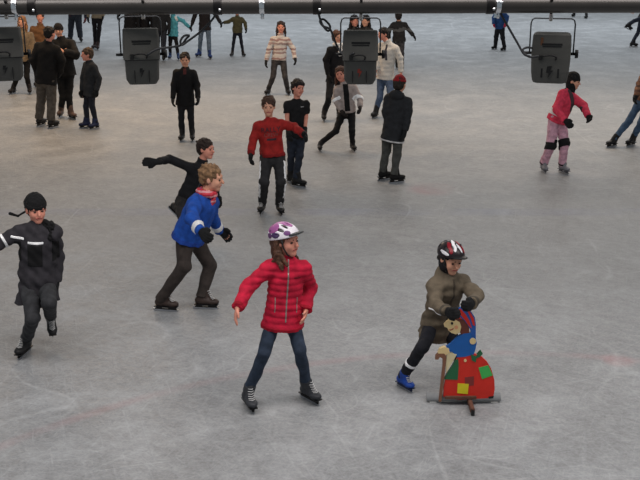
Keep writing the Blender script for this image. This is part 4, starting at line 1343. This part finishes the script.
for u in (33, 218, 317, 490):
    rg = ring('coupler', u, 0.022, pr_rad * 1.10, COUP)
    c = on_pipe(u)
    link('coupler_screw', tube_mesh('coupler_screw', [loc(c + A3(0.014, -pr_rad * 0.9, -0.014)), loc(c + A3(0.014, -pr_rad - 0.016, -0.016))], 0.007, 8), CHROME, rg)

HOUS = mat('spotlight_enamel', (76, 75, 72), rough=0.55, var=0.12, scale=10, bump=0.08, bscale=80, spec=0.35)
HOUS_D = mat('spotlight_slot', (24, 24, 25), rough=0.6, var=0.1, bump=0)
YOKE = mat('yoke_steel', (62, 63, 66), rough=0.45, var=0.1, bump=0, metal=0.4)
CABLE = mat('rubber_cable', (54, 55, 58), rough=0.6, var=0.1, bump=0)
REDM = mat('faded_red_mark', (128, 52, 44), var=0.1, bump=0)

def spotlight(label, u0, u1, v0, v1, rounded, vy, mark, cable, knob_right=True, knob_v=57):
    """rear view of a hanging theatre spotlight; v0..v1 housing, vy yoke bar"""
    c = pp((u0 + u1) / 2, (v0 + v1) / 2)
    w = (pp(u1, (v0 + v1) / 2)[0] - pp(u0, (v0 + v1) / 2)[0]) / 2
    hh = (pp(320, v0)[2] - pp(320, v1)[2]) / 2
    o = bpy.data.objects.new('stage_spotlight', None); COL.objects.link(o)
    o.location = c
    tag(o, label, 'spotlight', 'spotlights hanging from the pipe')
    C = A3(*c)
    yw = -math.atan2(C[0], C[1])
    o.rotation_euler = (0, 0, yw)
    cy_, sy_ = math.cos(-yw), math.sin(-yw)
    def LQ(p):
        return A3(p[0] * cy_ - p[1] * sy_, p[0] * sy_ + p[1] * cy_, p[2])
    # housing: levels of (z, half width, rear depth)
    if rounded:
        lv = [(1.0, 0.80, 0.035), (0.95, 0.90, 0.016), (0.86, 0.965, 0.004), (0.5, 1.0, 0.0), (0.0, 1.0, 0.0), (-0.5, 0.97, 0.002), (-0.84, 0.90, 0.008), (-0.94, 0.84, 0.018), (-1.0, 0.72, 0.036)]
        front = 0.24
    else:
        lv = [(1.0, 0.90, 0.042), (0.96, 0.96, 0.030), (0.55, 1.0, 0.017), (0.0, 1.0, 0.002), (-0.08, 0.995, 0.0), (-0.12, 0.93, 0.008), (-0.5, 0.92, 0.022), (-0.82, 0.90, 0.034), (-1.0, 0.74, 0.044)]
        front = 0.26
    bm = bmesh.new()
    rows = []
    for z, ww, yr in lv:
        x = w * ww
        b = min(0.012, x * 0.2)
        xf = x * 0.8
        prof = [(-xf, front), (-x, yr + b), (-x + b * 0.35, yr + b * 0.35), (-x + b, yr), (x - b, yr), (x - b * 0.35, yr + b * 0.35), (x, yr + b), (xf, front)]
        rows.append([bm.verts.new((px_, py_, z * hh * (1 - 0.25 * py_ / front) - py_ * 0.02)) for px_, py_ in prof])
    for i in range(len(rows) - 1):
        for k in range(8):
            bm.faces.new((rows[i][k], rows[i][(k + 1) % 8], rows[i + 1][(k + 1) % 8], rows[i + 1][k]))
    bm.faces.new(rows[0]); bm.faces.new(rows[-1][::-1])
    hs_ = link('housing', bm_mesh('housing', bm), HOUS, o)
    # lens barrel in front, away from the camera
    link('lens_barrel', tube_mesh('lens_barrel', [(0, front - 0.01, -front * 0.02), (0, front + 0.07, -front * 0.02 - 0.02)], w * 0.8, 20), HOUS, o)
    def rear_y(z):
        for i in range(len(lv) - 1):
            if lv[i][0] >= z >= lv[i + 1][0]:
                t = (lv[i][0] - z) / (lv[i][0] - lv[i + 1][0])
                return lv[i][2] + t * (lv[i + 1][2] - lv[i][2])
        return 0.04
    def slot(nm, x, z, hx, hz, m=HOUS_D, d=0.003):
        y = rear_y(z)
        return link(nm, box_mesh(nm, (x * w, y + 0.001, z * hh - y * 0.02), (hx * w, d, hz * hh)), m, hs_)
    slot('vent_slot', 0.02, 0.52, 0.52, 0.035)
    slot('vent_slot', 0.02, 0.44, 0.48, 0.02)
    slot('switch_box', -0.52, 0.02, 0.10, 0.085, HOUS_D, 0.008)
    if rounded:
        for x in (-0.42, 0.42):
            slot('vent_slot', x, -0.55, 0.045, 0.17)
        slot('data_plate', -0.5, 0.62, 0.07, 0.14, mat('plate_brown', (96, 66, 48), var=0.1, bump=0))
    else:
        for x in (-0.42, 0.36):
            slot('panel_groove', x, -0.52, 0.022, 0.36)
        slot('panel_groove', 0, -0.10, 0.92, 0.012)
    # warning mark: a small jagged bolt
    yb_ = rear_y(-0.5)
    bolt = [(-0.10, 0.18), (0.10, 0.20), (0.02, 0.04), (0.14, 0.05), (-0.06, -0.22), (0.0, -0.03), (-0.12, -0.03)]
    if rounded:
        bolt = [(x * 1.3, z * 1.1) for x, z in bolt]
    poly_plate('warning_mark', [(x * w * 1.0 - 0.03 * w, z * hh - 0.5 * hh - yb_ * 0.02) for x, z in bolt][::-1], yb_ - 0.004, yb_ + 0.004, lambda x, y, z: Vector((x, y, z)), REDM if mark == 'red' else HOUS_D, hs_)
    # small wire handle on the back
    yk = rear_y(0.05)
    link('rear_cable', tube_mesh('rear_cable', spline([(-0.45 * w, yk - 0.006, 0.08 * hh), (-0.1 * w, yk - 0.014, 0.12 * hh), (0.15 * w, yk - 0.016, 0.11 * hh), (0.28 * w, yk - 0.014, 0.04 * hh), (0.25 * w, yk - 0.004, -0.04 * hh)], 5), 0.0045, 8), HOUS_D, hs_)
    # yoke
    zt = float(pp(320, vy)[2] - C[2])
    zp = float(pp(320, knob_v)[2] - C[2])
    xo = w * 1.13
    yy = 0.12
    pts = [(-xo, yy, zp), (-xo, yy * 0.8, zt - 0.03), (-xo + 0.006, yy * 0.78, zt - 0.008), (-xo + 0.02, yy * 0.76, zt), (xo - 0.02, yy * 0.76, zt), (xo - 0.006, yy * 0.78, zt - 0.008), (xo, yy * 0.8, zt - 0.03), (xo, yy, zp)]
    link('yoke', tube_mesh('yoke', pts, 0.004, 8), YOKE, o)
    for sx in (-1, 1):
        big = (sx == 1) == knob_right
        kn = link('pivot_knob' if big else 'pivot_bolt', tube_mesh('pivot_knob', [(sx * w * 0.96, yy, zp), (sx * (xo + 0.010), yy, zp), (sx * (xo + 0.0101), yy, zp), (sx * (xo + 0.028), yy, zp)], [0.008, 0.008, 0.024 if big else 0.008, 0.022 if big else 0.007], 14), HOUS_D, o)
    # hook clamp to the pipe
    cb = LQ(on_pipe((u0 + u1) / 2 + 1) - C)
    cl = link('hook_clamp', tube_mesh('hook_clamp', [(cb[0], yy * 0.76, zt - 0.012), (cb[0], yy * 0.72, zt + 0.004), (cb[0], yy * 0.5, zt + 0.03), (cb[0], cb[1] + pr_rad * 0.9, cb[2] - pr_rad * 0.6)], [0.010, 0.012, 0.010, 0.010], 10), CHROME, o)
    arc = [(cb[0], cb[1] + math.sin(a) * pr_rad * 1.12, cb[2] - math.cos(a) * pr_rad * 1.12) for a in [math.radians(x) for x in range(20, 260, 20)]]
    link('hook', tube_mesh('hook', arc, 0.007, 8), COUP, cl)
    if cable:
        link('cable', tube_mesh('cable', spline([tuple(LQ(pp(u, v, dy) - C)) for u, v, dy in cable], 6), 0.0062, 8), CABLE, o)
    return o, LQ

spotlight('spotlight cut off by the left edge, first on the pipe', -14, 23, 26.5, 83.5, False, 18, 'dark', None)
spotlight('spotlight with two-tone grey back, second on the pipe', 123.5, 160, 27.5, 87, False, 18, 'dark',
    [(147, 55, 0.0), (158, 49, 0.0), (172, 47, 0.03), (181, 45, 0.03), (186, 39, 0.03), (189, 35.5, 0.02), (184, 36, 0.0), (180.5, 41, 0.0), (182, 45, 0.0), (188, 41, 0.01), (200, 32, 0.02), (212, 20, 0.02), (218, 10, 0.0)])
spotlight('spotlight with faded red mark on its back, third on the pipe', 342.5, 378, 29.5, 87, False, 19.5, 'red',
    [(354, 53, 0.0), (346, 56, 0.03), (338, 48, 0.10), (332, 33, 0.06), (329, 28.5, 0.0), (323, 26, -0.01), (320, 21, 0.0), (324, 19.5, 0.02), (330, 26, 0.03), (328, 31, 0.02), (322, 24, 0.0), (318, 12, -0.02)])
sc, LQ4 = spotlight('evenly grey spotlight with rounded corners and side knob, last on the pipe', 531.5, 570, 31.5, 85.5, True, 20, 'dark',
    [(539, 56, -0.01), (530, 57, -0.01), (524, 53, 0.0), (523, 49.5, 0.0), (527, 47.5, 0.02), (532, 48, 0.03)], True, 56)
# supply cable of the last spotlight, up to the pipe
Cq = A3(*sc.location)
link('supply_cable', tube_mesh('supply_cable', spline([tuple(LQ4(pp(u, v, dy) - Cq)) for u, v, dy in [(530, 56.5, -0.01), (524, 54, -0.01), (518, 44, 0.0), (510, 30, 0.0), (503, 18, 0.0), (499, 10, 0.0)]], 6), 0.006, 8), CABLE, sc)
